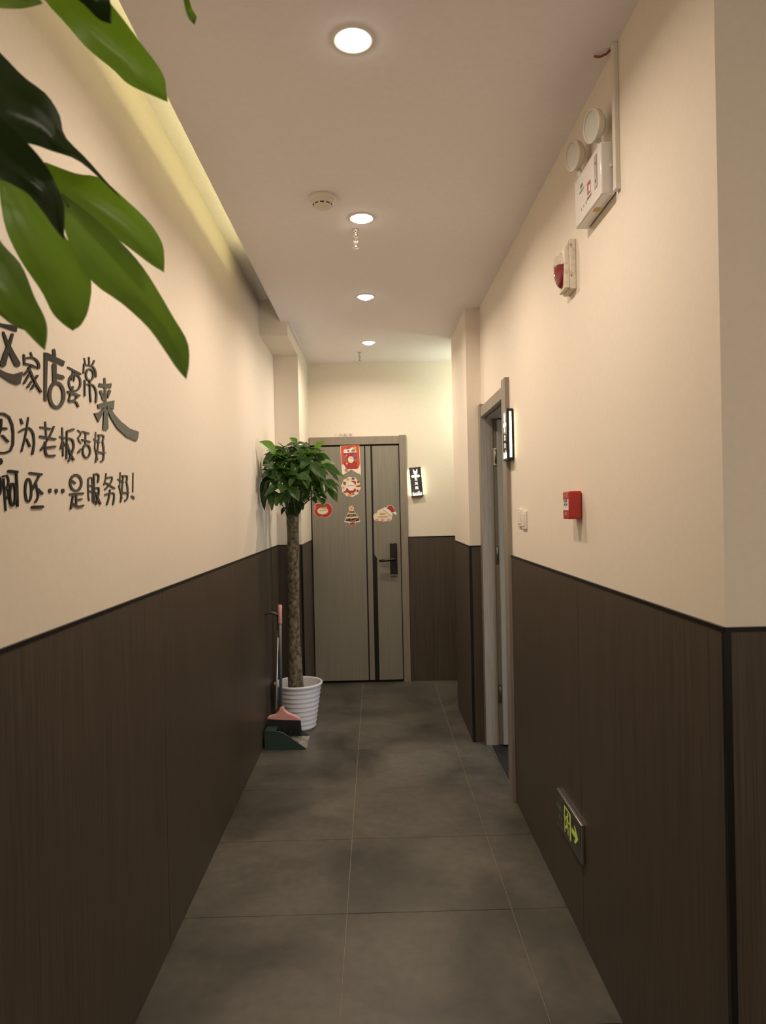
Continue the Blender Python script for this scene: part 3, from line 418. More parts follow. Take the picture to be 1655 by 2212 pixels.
# ------------------------------------------------------------------ lit name plates
def plate(name, loc, rot, chars, label, tilt=0.0, wd=0.105, ht=0.262):
    t = thing(name, loc, label, 'sign', 'lit room name plates', rot=rot)
    D = 0.036
    MB().box(-wd / 2, wd / 2, -D, -0.004, -ht / 2, ht / 2).build('housing', M['black'], t, bevel=0.0015, local=True)
    box('back_spacer', M['matblack'], (-wd / 2 + 0.012, wd / 2 - 0.012, -0.004, 0, -ht / 2 + 0.02, ht / 2 - 0.02), t, local=True)
    box('face', M['signface'], (-wd / 2 + 0.003, wd / 2 - 0.003, -D - 0.0015, -D, -ht / 2 + 0.003, ht / 2 - 0.003), t, local=True)
    y = -D - 0.0016
    P = lambda pts: [(x * wd, y, z * ht) for x, z in pts]
    # long eared animal head emblem
    m_ = MB().prism(P([(-0.19, 0.44), (-0.17, 0.35), (-0.16, 0.30), (-0.10, 0.265), (0, 0.255), (0.10, 0.265), (0.17, 0.30), (0.18, 0.35), (0.18, 0.44), (0.13, 0.435), (0.06, 0.37), (-0.04, 0.37), (-0.13, 0.43)]), (0, -0.0008, 0))
    m_.build('emblem', M['signglow'], t, local=True)
    box('emblem_nose', M['black'], (-0.004, 0.004, y - 0.0014, y - 0.0008, 0.292 * ht, 0.310 * ht), t, local=True)
    MB().prism(P([(-0.40, 0.200), (-0.33, 0.225), (-0.30, 0.245), (0.28, 0.245), (0.32, 0.225), (0.38, 0.200), (0.32, 0.175), (0.28, 0.155), (-0.30, 0.155), (-0.33, 0.175)]), (0, -0.0008, 0)).build('banner', M['signglow'], t, local=True)
    for k, ch in enumerate(chars):
        z0 = (0.085 - 0.145 * k) * ht
        text_mb(ch, 0.030, lambda x, yy, z, z0=z0: (x, y - 0.0004 - z, z0 + yy), weight=0.0002).build('character', M['signglow'], t, local=True)
    m_ = MB().box(-0.40 * wd, 0.40 * wd, y - 0.0008, y, -0.455 * ht, -0.415 * ht)
    r_ = random.Random(7)
    for k in range(15):
        x = (-0.38 + 0.054 * k) * wd; h = r_.uniform(0.05, 0.12) * ht; q = r_.uniform(-0.02, 0.02) * wd
        m_.prism([(x - 0.0012, y, -0.415 * ht), (x + 0.0012, y, -0.415 * ht), (x + 0.001 + q, y, -0.415 * ht + h), (x - 0.001 + q, y, -0.415 * ht + h)], (0, -0.0008, 0))
    m_.build('grass_motif', M['signglow'], t, local=True)
    for s in (-1, 1):
        x = s * wd / 2
        MB().box(min(x, x + s * 0.0015), max(x, x + s * 0.0015), -0.024, -0.013, -ht / 2 + 0.015, ht / 2 - 0.015).build('light_bar', M['sideglow'], t, local=True, bevel=0.0005)
    if tilt:
        t.rotation_euler = Matrix.Rotation(tilt, 3, 'Y').to_euler()
    return t
plate('name_plate', (XR, 3.612 - 0.058, 1.912), (0, 0, -math.pi / 2), '中发白', 'black lit plate reading 中发白 on the right wall beside the open door')
plate('name_plate', (0.372, YF, 1.778), (0, 0, 1e-9), '东风阁', 'tilted black lit plate reading 东风阁 on the end wall beside the grey door', tilt=math.radians(-4.2))

# ------------------------------------------------------------------ ceiling fittings
def downlight(x, y, label):
    t = thing('downlight', (x, y, ZC), label, 'ceiling light', 'round ceiling downlights')
    MB().lathe([(0.046, 0.0), (0.050, 0.004), (0.058, 0.004), (0.060, 0.0)], (x, y, ZC), axis='-z').build('rim', M['ring'], t)
    MB().lathe([(0.0005, 0.020), (0.018, 0.0185), (0.032, 0.013), (0.042, 0.005), (0.046, 0.0005)], (x, y, ZC), axis='-z').build('diffuser', M['lampglow'], t)
    l = bpy.data.lights.new('downlight_beam', 'AREA'); l.energy = LAMP; l.color = LAMP_COL
    l.shape = 'DISK'; l.size = 0.085; l.spread = math.radians(162)
    o = bpy.data.objects.new('downlight_beam', l); COL.objects.link(o); o.parent = t; o.location = (0, 0, -0.0215)
downlight(-0.033, 1.93, 'nearest and largest round ceiling downlight at the top of the view')
downlight(-0.032, 3.11, 'round ceiling downlight just past the smoke detector')
downlight(-0.030, 4.26, 'third round ceiling downlight from the viewer')
downlight(-0.022, 5.43, 'farthest and smallest round ceiling downlight near the end wall')

t = thing('cove_light_strip', (-0.595, 1.0, ZC + 0.012), 'green yellow glowing strip hidden in the left ceiling cove', 'light strip')
box('tape', M['led'], (-0.600, -0.590, -1.6, 3.80, ZC + 0.0125, ZC + 0.0165), t)

t = thing('smoke_detector', (-0.19, 2.895, ZC), 'round ivory smoke detector on the ceiling', 'smoke detector')
MB().lathe([(0.0, 0.0), (0.056, 0.0), (0.056, 0.010), (0.050, 0.018), (0.046, 0.019)], (-0.19, 2.895, ZC), axis='-z', seg=40).build('base', M['offwhite'], t)
MB().lathe([(0.046, 0.018), (0.044, 0.030), (0.034, 0.044), (0.030, 0.046), (0.0, 0.047)], (-0.19, 2.895, ZC), axis='-z', seg=40).build('head', M['offwhite'], t)
for k in range(10):
    a = 2 * math.pi * (k + 0.5) / 10
    b_ = []
    for q in (-0.20, 0.20):
        for rr, zz in ((0.0416, 0.034), (0.0388, 0.038)):
            b_.append((-0.19 + rr * math.cos(a + q), 2.895 + rr * math.sin(a + q), ZC - zz))
    MB().prism([b_[0], b_[1], b_[3], b_[2]], (0.0012 * math.cos(a), 0.0012 * math.sin(a), 0)).build('vent_slot', M['darkprint'], t)

def sprinkler(x, y, s, label, m1):
    t = thing('sprinkler', (x, y, ZC), label, 'sprinkler', 'ceiling sprinkler heads')
    MB().lathe([(0.0, 0.0), (0.016 * s, 0.0), (0.016 * s, 0.012 * s), (0.010 * s, 0.016 * s), (0.012 * s, 0.024 * s), (0.012 * s, 0.038 * s), (0.006 * s, 0.042 * s), (0.0, 0.042 * s)], (x, y, ZC), axis='-z', seg=16).build('body', m1, t)
    MB().tube([(x, y, ZC - 0.042 * s), (x, y, ZC - 0.078 * s)], 0.0035 * s, 8).build('bulb', m1, t)
    for d in (-1, 1):
        MB().tube([(x + d * 0.010 * s, y, ZC - 0.038 * s), (x + d * 0.008 * s, y, ZC - 0.058 * s), (x + d * 0.002 * s, y, ZC - 0.080 * s)], 0.002 * s, 6).build('yoke_arm', m1, t)
    MB().lathe([(0.0, 0.079 * s), (0.006 * s, 0.080 * s), (0.017 * s, 0.086 * s), (0.017 * s, 0.088 * s), (0.0, 0.086 * s)], (x, y, ZC), axis='-z', seg=16).build('deflector', m1, t)
sprinkler(-0.063, 3.235, 1.0, 'bright chrome ceiling sprinkler just past the second downlight', M['chrome'])
sprinkler(-0.100, 5.78, 0.8, 'small grey ceiling sprinkler in front of the end wall', M['metal'])

# ------------------------------------------------------------------ right wall fittings
# twin head emergency light
X0 = XR
t = thing('emergency_light', (X0, 2.11, 2.44), 'white twin head emergency light high on the right wall', 'emergency light')
MB().box(0.668, X0 - 0.003, 1.985, 2.240, 2.438, 2.590).build('housing', M['plastic'], t, bevel=0.006, seg=3)
xf = 0.668
box('test_label', M['s_grey'], (xf - 0.0008, xf, 2.015, 2.040, 2.475, 2.570), t)
box('test_label_face', M['lgrey'], (xf - 0.0012, xf - 0.0008, 2.017, 2.038, 2.477, 2.568), t)
box('indicator', M['darkprint'], (xf - 0.002, xf - 0.0012, 2.025, 2.031, 2.492, 2.500), t)
box('indicator', M['s_dred'], (xf - 0.002, xf - 0.0012, 2.025, 2.031, 2.543, 2.551), t)
box('red_mark', M['s_dred'], (xf - 0.0010, xf, 2.078, 2.108, 2.489, 2.525), t)
box('white_mark', M['s_white'], (xf - 0.0016, xf - 0.0010, 2.078, 2.091, 2.493, 2.512), t)
face = lambda y0, z0: (lambda x, y, z: (xf - 0.0006 - z, y0 - x, z0 + y))
text_mb('消防应急灯', 0.009, face(2.092, 2.478)).build('print', M['grey'], t)
text_mb('应急', 0.014, face(2.165, 2.545)).build('print', M['grey'], t)
text_mb('EMERGENCY', 0.008, face(2.165, 2.530)).build('print', M['grey'], t)
for k in range(3): box('lamp_dot', M['darkprint'] if k == 0 else M['grey'], (xf - 0.0008, xf, 2.120 + 0.024 * k, 2.125 + 0.024 * k, 2.470, 2.478), t)
box('yellow_label', M['yellow'], (0.680, 0.698, 2.075, 2.100, 2.4365, 2.438), t)
for y, z, q in ((2.034, 2.660, 0), (2.228, 2.671, 1)):
    n = Vector((-0.97, -0.20, -0.12)).normalized(); c_ = Vector((0.662, y, z))
    h = MB().lathe([(0.0, -0.030), (0.030, -0.028), (0.044, -0.014), (0.047, 0.0), (0.047, 0.004), (0.042, 0.006), (0.040, 0.002)], c_, axis=n, seg=36).build('lamp_head', M['offwhite'], t)
    MB().lathe([(0.0, 0.003), (0.030, 0.0025), (0.0405, 0.0015)], c_, axis=n, seg=36).build('lens', M['lens'], h)
    MB().tube([c_ - n * 0.018 + Vector((0, 0, -0.035)), Vector((0.690, y + 0.006, 2.588))], 0.008, 8).build('neck', M['offwhite'], t)
MB().tube([(0.700, 1.986, 2.52), (0.700, 1.976, 2.52)], 0.006, 8).build('cable_gland', M['offwhite'], t)

t = thing('cable_trunking', (X0, 1.965, 2.45), 'slim vertical cream cable cover beside the emergency light', 'cable cover')
MB().box(X0 - 0.014, X0, 1.952, 1.974, 2.452, ZC).build('cover', M['offwhite'], t, bevel=0.002)
MB().box(X0 - 0.015, X0, 1.9515, 1.9745, 2.438, 2.456).build('end_cap', M['plastic'], t, bevel=0.002)
t = MB().tube([(X0 - 0.006, 1.985, ZC + 0.001), (X0 - 0.020, 1.990, ZC - 0.010), (X0 - 0.036, 2.000, ZC - 0.012), (X0 - 0.048, 2.01, ZC - 0.004)], 0.0035, 8).build('wire_end', M['wire'])
tag(t, 'short red wire end poking from the ceiling above the cable cover', 'wire')

# sounder strobe
t = thing('alarm_sounder', (X0, 2.43, 2.29), 'ivory fire alarm sounder with a dark red lens on the right wall', 'alarm')
MB().box(0.690, X0, 2.388, 2.482, 2.294, 2.468).build('backbox', M['dirty'], t, bevel=0.004)
pr_ = [(0.690, 2.300), (0.676, 2.300), (0.672, 2.330), (0.672, 2.435), (0.690, 2.466)]
MB().prism([(x, 2.390, z) for x, z in pr_], (0, 0.090, 0)).build('cover', M['dirty'], t, bevel=0.003)
def dome(z0, z1, name, m_, grow=0.0):
    d = MB(); rows = 9; cols = 12; cy, cz, ry, rz, rx = 2.435, 2.374, 0.037, 0.064, 0.024
    v = []
    for i in range(rows + 1):
        z = z0 + (z1 - z0) * i / rows; q = max(0.0, 1 - ((z - cz) / rz) ** 2) ** 0.5
        for j in range(cols + 1):
            a = math.pi * j / cols
            v.append((0.6725 - (rx * math.sin(a) * q + grow), cy - (ry * q) * math.cos(a), z))
    f = [(i * (cols + 1) + j, i * (cols + 1) + j + 1, (i + 1) * (cols + 1) + j + 1, (i + 1) * (cols + 1) + j) for i in range(rows) for j in range(cols)]
    d.add(v, f, True); return d.build(name, m_, t)
dome(2.311, 2.385, 'lens', M['redlens'])
dome(2.385, 2.4375, 'grille', M['dirty'])
for k in range(7):
    z = 2.388 + 0.0055 * k
    q = max(0.0, 1 - ((z - 2.374) / 0.064) ** 2) ** 0.5
    MB().tube([(0.6722 - 0.0245 * math.sin(a) * q, 2.435 - 0.037 * q * math.cos(a), z) for a in [math.pi * (0.12 + 0.76 * j / 8) for j in range(9)]], 0.0013, 5).build('rib', M['dirty'], t)
for z in (2.34, 2.445): box('screw_slot', M['s_brown'], (0.690 + 0.004, 0.690 + 0.008, 2.3873, 2.3882, z - 0.003, z + 0.003), t)

# red manual call point
t = thing('fire_call_point', (X0, 2.41, 1.498), 'red fire alarm call point on the right wall', 'call point')
MB().box(0.668, X0 - 0.002, 2.372, 2.456, 1.499, 1.596).build('housing', M['red'], t, bevel=0.005, seg=3)
box('press_plate', M['s_white'], (0.6665, 0.668, 2.380, 2.448, 1.530, 1.568), t, bevel=0.0005)
MB().prism([(0.6664, 2.403, 1.545), (0.6664, 2.403, 1.555), (0.6664, 2.393, 1.550)], (-0.0008, 0, 0)).build('arrow', M['darkprint'], t)
MB().prism([(0.6664, 2.425, 1.545), (0.6664, 2.425, 1.555), (0.6664, 2.435, 1.550)], (-0.0008, 0, 0)).build('arrow', M['darkprint'], t)
box('centre_mark', M['darkprint'], (0.6656, 0.6664, 2.412, 2.416, 1.543, 1.557), t)
text_mb('按下报警', 0.011, lambda x, y, z: (0.6658 - z, 2.414 - x, 1.563 + y - 0.001)).build('print', M['s_grey'], t)
text_mb('火灾报警', 0.016, lambda x, y, z: (0.6672 - z, 2.414 - x, 1.580 + y)).build('print', M['s_pink'], t)
text_mb('FIRE', 0.014, lambda x, y, z: (0.6672 - z, 2.414 - x, 1.518 + y)).build('print', M['s_pink'], t)

# two light switches
for y, z, lab in ((3.375, 1.490, 'white wall switch nearer the open door, higher of the pair'), (3.283, 1.481, 'white wall switch farther from the open door, lower of the pair')):
    t = thing('light_switch', (X0, y, z - 0.043), lab, 'switch', 'white wall switches')
    MB().box(X0 - 0.009, X0, y - 0.043, y + 0.043, z - 0.043, z + 0.043).build('plate', M['wallplate'], t, bevel=0.002)
    MB().box(X0 - 0.012, X0 - 0.009, y - 0.026, y + 0.026, z - 0.030, z + 0.030).build('rocker', M['wallplate'], t, bevel=0.0012)

# exit sign low on the right panels
xe = XR - T
t = thing('exit_sign', (xe, 2.565, 0.29), 'low dark exit sign with green running figure and arrow on the right panels', 'sign')
MB().box(xe - 0.012, xe, 2.402, 2.726, 0.292, 0.431).build('frame', M['metal'], t, bevel=0.002)
box('face', M['signface'], (xe - 0.0128, xe - 0.012, 2.408, 2.720, 0.298, 0.425), t)
EX = lambda y0, z0: (lambda x, y, z: (xe - 0.0131 - z, y0 - x, z0 + y))
def ex(pts, name='symbol', m_=None):
    # pts in a frame: u to the right as seen, from 0 at the left edge to 324 mm; v up from 0 to 139 mm
    return MB().prism([(xe - 0.0128, 2.726 - u / 1000, 0.292 + v / 1000) for u, v in pts], (-0.0006, 0, 0)).build(name, m_ or M['exitgreen'], t)
text_mb('安全出口', 0.026, EX(2.726 - 0.058, 0.372)).build('print', M['exitdim'], t)
text_mb('EXIT', 0.030, EX(2.726 - 0.058, 0.335)).build('print', M['exitdim'], t)
ex([(112, 20), (119, 20), (119, 113), (182, 113), (182, 20), (196, 20), (196, 119), (112, 119)], 'doorway')
c_ = [(158 + 7.5 * math.cos(a), 101 + 7.5 * math.sin(a)) for a in [k * math.pi / 6 for k in range(12)]]
ex(c_, 'figure_head')
m_ = MB()
def limb(pts, w_):
    P = [Vector((p[0], p[1])) for p in pts]; L_ = []
    for i, p in enumerate(P):
        d = (P[min(i + 1, len(P) - 1)] - P[max(i - 1, 0)]).normalized(); q = Vector((-d.y, d.x)) * w_ / 2
        L_.append(((xe - 0.0128, 2.726 - (p.x + q.x) / 1000, 0.292 + (p.y + q.y) / 1000), (xe - 0.0128, 2.726 - (p.x - q.x) / 1000, 0.292 + (p.y - q.y) / 1000)))
    m_.ribbon(L_, (-0.0006, 0, 0))
limb([(150, 92), (146, 62)], 11); limb([(148, 90), (134, 84), (127, 70)], 6); limb([(152, 89), (163, 74), (174, 74)], 6)
limb([(147, 64), (160, 50), (158, 26)], 8); limb([(146, 64), (138, 44), (122, 42)], 8)
m_.build('figure', M['exitgreen'], t)
ex([(208, 60), (255, 60), (238, 40), (254, 40), (288, 69.5), (254, 99), (238, 99), (255, 79), (208, 79)], 'arrow')

# ------------------------------------------------------------------ festive stickers on the end door
YS = YD
def sticker(name, loc, label):
    return thing(name, loc, label, 'sticker', None)
K = 0.00413
def sp(t, ref, org, pts, layer, m_, name):
    # pts in photograph-sized units from ref, laid on the door at org (x, z)
    y = YS - 0.0002 - (0.0012 if layer else 0) - 0.0003 * max(layer - 1, 0)
    P = [(org[0] + (u - ref[0]) * K, y, org[1] - (v - ref[1]) * K) for u, v in pts]
    return MB().prism(P, (0, -0.0012 if layer == 0 else -0.0003, 0)).build(name, M[m_], t)
def circ(cx, cy, rx, ry=None, n=16, wob=0.0, k=0):
    ry = ry or rx
    return [(cx + rx * (1 + wob * math.sin(k * a)) * math.cos(a), cy + ry * (1 + wob * math.sin(k * a)) * math.sin(a)) for a in [2 * math.pi * i / n for i in range(n)]]
def Z3(ox, oy, s, pts): return [(ox + x / s, oy + y / s) for x, y in pts]
# swallow tailed banner (crop of 27.58 per unit from 730, 955)
t = sticker('banner_sticker', (-0.206, YS, 1.85), 'red swallow-tailed festive banner sticker, topmost on the end door')
ref, org = (758, 962), (-0.206, 2.120)
z = lambda pts: Z3(730, 955, 27.58, pts)
sp(t, ref, org, z([(165, 235), (1295, 180), (1370, 2005), (785, 1650), (250, 1990)]), 0, 's_white', 'card')
sp(t, ref, org, z([(195, 255), (1270, 205), (1315, 1340), (1250, 1530), (1150, 1630), (800, 1610), (500, 1600), (420, 1440), (340, 1330), (240, 1350)]), 1, 's_red', 'red_field')
sp(t, ref, org, z([(340, 1330), (400, 1060), (390, 640), (1120, 640), (1140, 1150), (1180, 1560), (1050, 1620), (520, 1620), (430, 1450)]), 2, 's_dred', 'gift_bag')
sp(t, ref, org, z([(370, 660), (360, 560), (400, 450), (640, 450), (900, 330), (1060, 400), (1130, 640), (900, 625), (700, 650), (560, 680)]), 3, 's_white', 'white_label')
sp(t, ref, org, z(circ(1030, 370, 90, 100)), 4, 's_orange', 'orange_ball')
sp(t, ref, org, z(circ(640, 550, 80, 60, 10)), 4, 's_purple', 'purple_mark')
sp(t, ref, org, z([(780, 560), (900, 440), (1050, 480), (1070, 580), (900, 600)]), 4, 's_grey', 'grey_mark')
sp(t, ref, org, z([(600, 280), (700, 280), (700, 430), (600, 430)]), 4, 's_brown', 'brown_mark')
sp(t, ref, org, z(circ(1010, 830, 90, 110, 12)), 4, 's_purple', 'purple_ball')
for cx, cy in ((450, 900), (470, 1110), (1060, 1090)): sp(t, ref, org, z(circ(cx, cy, 85, 110, 9, 0.2, 5)), 4, 's_grey', 'fir_sprig')
sp(t, ref, org, z(circ(780, 1060, 175, 200, 18, 0.05, 6)), 4, 's_cream', 'cream_ornament')
sp(t, ref, org, z([(690, 930), (900, 960), (880, 1010), (700, 980)]), 5, 's_pink', 'ornament_band')
for cx, cy, r in ((540, 1290, 75), (530, 810, 45), (500, 1680, 110), (1300, 1920, 40)): sp(t, ref, org, z(circ(cx, cy, r, r, 10, 0.1, 5)), 5, 's_orange' if r < 100 else 's_gold', 'bell')
sp(t, ref, org, z([(440, 1400), (1160, 1360), (1180, 1550), (1050, 1615), (520, 1615)]), 3, 's_apple', 'bag_base')
# wreath (27.58 per unit from 730, 1025)
t = sticker('wreath_sticker', (-0.208, YS, 1.66), 'round cream and red festive wreath sticker below the banner on the end door')
ref, org = (758, 1052), (-0.209, 1.747)
z = lambda pts: Z3(730, 1025, 27.58, pts)
sp(t, ref, org, z(circ(770, 740, 565, 590, 40, 0.045, 10)), 0, 's_cream', 'card')
sp(t, ref, org, z([(440, 980), (500, 820), (1050, 850), (1060, 1010), (900, 1110), (620, 1120)]), 1, 's_dred', 'red_ribbon')
sp(t, ref, org, z([(760, 400), (960, 370), (1070, 440), (1080, 620), (1020, 620), (920, 480)]), 1, 's_dred', 'red_ribbon')
sp(t, ref, org, z(circ(780, 700, 235, 270, 20, 0.03, 7)), 2, 's_white', 'round_ornament')
sp(t, ref, org, z([(560, 640), (1000, 640), (990, 690), (575, 690)]), 3, 's_pink', 'ornament_band')
for cx, cy, rx, ry, mm in ((400, 520, 90, 110, 's_brown'), (600, 300, 80, 60, 's_gold'), (910, 260, 100, 60, 's_green'), (1210, 460, 80, 90, 's_brown'), (1250, 700, 100, 60, 's_dred'), (1160, 980, 80, 80, 's_apple'), (700, 1210, 140, 70, 's_orange'), (320, 780, 70, 80, 's_pink'), (420, 1040, 100, 50, 's_green'), (900, 1170, 90, 50, 's_grey'), (720, 1090, 70, 80, 's_apple'), (1130, 720, 60, 50, 's_apple')):
    sp(t, ref, org, z(circ(cx, cy, rx, ry, 12, 0.15, 5)), 2, mm, 'berry_cluster')
# apple (27.58 per unit from 670, 1080)
t = sticker('apple_sticker', (-0.461, YS, 1.47), 'red apple sticker with an oval greeting at the left of the end door')
ref, org = (698.5, 1100), (-0.461, 1.553)
z = lambda pts: Z3(670, 1080, 27.58, pts)
ap = [(230, 600), (260, 330), (400, 200), (640, 180), (650, -60), (850, -60), (850, 190), (1050, 170), (1230, 260), (1340, 450), (1350, 700), (1240, 900), (1050, 1040), (870, 1080), (700, 1010), (560, 1045), (400, 960), (260, 790)]
sp(t, ref, org, z(ap), 0, 's_pink', 'card')
sp(t, ref, org, z([(270, 600), (300, 350), (430, 230), (680, 230), (1050, 205), (1200, 290), (1300, 470), (1310, 690), (1210, 870), (1040, 1000), (870, 1045), (700, 960), (560, 1010), (420, 930), (300, 770)]), 1, 's_apple', 'apple')
sp(t, ref, org, z([(690, 220), (690, -40), (815, -40), (815, 215)]), 1, 's_brown', 'stalk')
sp(t, ref, org, z(circ(760, 645, 325, 205, 24)), 2, 's_cream', 'oval')
sp(t, ref, org, z([(310, 470), (330, 380), (400, 350), (370, 470), (320, 480)]), 2, 's_pink', 'gloss_mark')
sp(t, ref, org, z(circ(340, 540, 35, 35, 8)), 2, 's_pink', 'gloss_mark')
sp(t, ref, org, z(circ(960, 460, 70, 60, 9, 0.15, 3)), 3, 's_orange', 'bell')
AP = lambda x0, z0: (lambda x, y, z_: (x0 + x + y * 0.3, YS - 0.0024 - z_, z0 + y))
text_mb('Merry', 0.019, AP(-0.456, 1.562)).build('print', M['s_brown'], t)
text_mb('Christmas', 0.017, AP(-0.456, 1.545)).build('print', M['s_brown'], t)
# fir tree (30.1 per unit from 735, 1085)
t = sticker('fir_tree_sticker', (-0.206, YS, 1.41), 'dark striped fir tree sticker with an orange star on the end door')
ref, org = (760, 1113), (-0.206, 1.497)
z = lambda pts: Z3(735, 1085, 30.1, pts)
sp(t, ref, org, z([(720, 230), (900, 350), (860, 520), (1000, 700), (1280, 1210), (1270, 1300), (1000, 1340), (990, 1440), (900, 1500), (620, 1500), (530, 1400), (520, 1350), (270, 1290), (240, 1250), (480, 740), (600, 530), (540, 350)]), 0, 's_cream', 'card')
star = [(725 + (140 if i % 2 == 0 else 75) * math.cos(-math.pi / 2 + i * math.pi / 5), 410 + (150 if i % 2 == 0 else 80) * math.sin(-math.pi / 2 + i * math.pi / 5)) for i in range(10)]
sp(t, ref, org, z(star), 1, 's_orange', 'star')
for q in ([(620, 580), (880, 590), (970, 690), (520, 710)], [(510, 790), (990, 765), (1090, 930), (700, 975), (390, 950)], [(390, 1060), (800, 1060), (1140, 1020), (1260, 1200), (1000, 1270), (640, 1270), (300, 1210)]):
    sp(t, ref, org, z(q), 1, 's_dark', 'bough')
for q in ([(500, 905), (640, 850), (700, 880), (1080, 900), (1080, 930), (600, 930)], [(620, 1210), (900, 1160), (1150, 1070), (1160, 1100), (900, 1200), (640, 1240)], [(570, 660), (840, 590), (850, 610), (590, 690)]):
    sp(t, ref, org, z(q), 2, 's_gold', 'garland')
for cx, cy in ((780, 825), (940, 835), (690, 1110), (430, 1110), (960, 1215), (680, 860)): sp(t, ref, org, z(circ(cx, cy, 26, 26, 8)), 3, 's_cream', 'bauble')
sp(t, ref, org, z([(560, 1380), (800, 1290), (980, 1380), (940, 1440), (900, 1480), (640, 1490)]), 1, 's_apple', 'tub')
# cloud with a red cap (25.46 per unit from 800, 1085)
t = sticker('greeting_cloud_sticker', (0.07, YS, 1.44), 'cream cloud sticker with a red cap reading MERRY CHRISTMAS above the lock')
ref, org = (834, 1110), (0.094, 1.505)
z = lambda pts: Z3(800, 1085, 25.46, pts)
sp(t, ref, org, z([(190, 760), (240, 650), (380, 620), (400, 500), (520, 430), (620, 400), (760, 330), (830, 290), (900, 320), (1040, 190), (1180, 180), (1310, 300), (1390, 540), (1460, 600), (1460, 700), (1400, 740), (1340, 680), (1250, 610), (1240, 780), (1210, 880), (1190, 1000), (1080, 1080), (950, 1060), (780, 1090), (620, 1060), (480, 1060), (360, 1060), (240, 980), (200, 880)]), 0, 's_cream', 'card')
sp(t, ref, org, z([(940, 350), (1050, 220), (1180, 205), (1290, 310), (1385, 560), (1290, 570), (1210, 610), (1140, 500), (1040, 430)]), 1, 's_dred', 'red_cap')
sp(t, ref, org, z([(780, 400), (830, 320), (960, 370), (1130, 480), (1230, 640), (1220, 780), (1100, 720), (1000, 600), (860, 510)]), 1, 's_white', 'cap_brim')
sp(t, ref, org, z(circ(1410, 650, 55, 60, 14)), 1, 's_white', 'pompom')
for cx in (390, 700, 1040): sp(t, ref, org, z(circ(cx, 990, 110, 70, 14)), 1, 's_pink', 'scallop')
sp(t, ref, org, z([(760, 390), (790, 460), (950, 580), (1090, 730), (1200, 780), (1200, 800), (1080, 750), (940, 600), (770, 470)]), 2, 's_brown', 'outline')
CL = lambda x0, z0: (lambda x, y, z_: (x0 + x, YS - 0.0022 - z_, z0 + y))
text_mb('MERRY', 0.018, CL(0.070, 1.501), weight=0.0006).build('print', M['s_gold'], t)
text_mb('CHRISTMAS', 0.0165, CL(0.070, 1.475), weight=0.0006).build('print', M['s_gold'], t)

# ------------------------------------------------------------------ potted money tree
PX, PY = -0.572, 4.95
def pot(px, py, label, zt=0.325):
    t = thing('plant_pot', (px, py, 0), label, 'plant pot', 'white ribbed plant pots')
    prof = [(0.0, 0.004), (0.108, 0.002), (0.112, 0.010)]
    n = 9
    for k in range(n):
        z0 = 0.012 + 0.292 * k / n; z1 = 0.012 + 0.292 * (k + 1) / n
        r0 = 0.114 + 0.044 * k / n; r1 = 0.114 + 0.044 * (k + 1) / n
        prof += [(r0 - 0.0005, z0), (r0 + 0.006, z0 + 0.0015), (r0 + 0.007, z0 + 0.005), (r0 + 0.0055, z0 + (z1 - z0) * 0.5), (r1 - 0.0008, z1 - 0.001)]
    prof += [(0.166, 0.306), (0.171, 0.309), (0.172, 0.322), (0.168, 0.326), (0.160, 0.325), (0.157, 0.316), (0.120, 0.130), (0.118, 0.128), (0.0, 0.128)]
    MB().lathe(prof, (px, py, 0), seg=48).build('shell', M['pot'], t)
    m_ = MB().lathe([(0.0, 0.242), (0.05, 0.246), (0.100, 0.240), (0.1365, 0.234)], (px, py, 0), seg=36)
    m_.build('soil', M['soil'], t)
    return t
pot(PX, PY, 'white ribbed plastic pot holding the money tree by the left wall')
t = thing('money_tree', (PX, PY, 0.24), 'tall money tree with a bare trunk and leafy crown in the white pot', 'potted tree')
rnd = random.Random(11)
path = []; rad = []
for k in range(22):
    f = k / 21; z = 0.235 + (1.522 - 0.235) * f
    path.append((PX - 0.022 + 0.004 * (1 - f) - 0.006 * math.sin(f * 5), PY + 0.006 * math.sin(f * 4), z))
    rad.append(0.0575 - 0.014 * min(1, f * 3) - 0.003 * f + rnd.uniform(-0.0012, 0.0012) + (0.004 if f > 0.93 else 0))
MB().tube(path, rad, 20).build('trunk', M['bark'], t)
TOP = Vector(path[-1])

def leaflet_mesh(seed):
    r = random.Random(seed); m_ = MB(); v = []; rows = 9
    droop = r.uniform(0.10, 0.22); tw = r.uniform(-0.15, 0.15)
    for i in range(rows + 1):
        u = i / rows
        w_ = math.sin(math.pi * u ** 0.80) ** 0.85 * 0.5 * (1 - 0.12 * u)
        if i == 0: w_ = 0.03
        if i == rows: w_ = 0.004
        z = droop * (0.25 * math.sin(math.pi * u)) - droop * u * u * 0.3
        for k in (-1, -0.5, 0, 0.5, 1):
            wav = 0.012 * math.sin(u * 14 + seed) * abs(k)
            v.append((u, k * w_, z + 0.16 * w_ * abs(k) + wav + tw * k * w_ * u))
    f = [(i * 5 + j, i * 5 + j + 1, (i + 1) * 5 + j + 1, (i + 1) * 5 + j) for i in range(rows) for j in range(4)]
    me = bpy.data.meshes.new('leaflet'); me.from_pydata(v, [], f)
    for p in me.polygons: p.use_smooth = True
    return me
LM = []
for mk in ('leaf', 'leafy', 'leafd'):
    row = []
    for s in range(4):
        me = leaflet_mesh(s * 7 + 1); me.materials.append(M[mk]); row.append(me)
    LM.append(row)
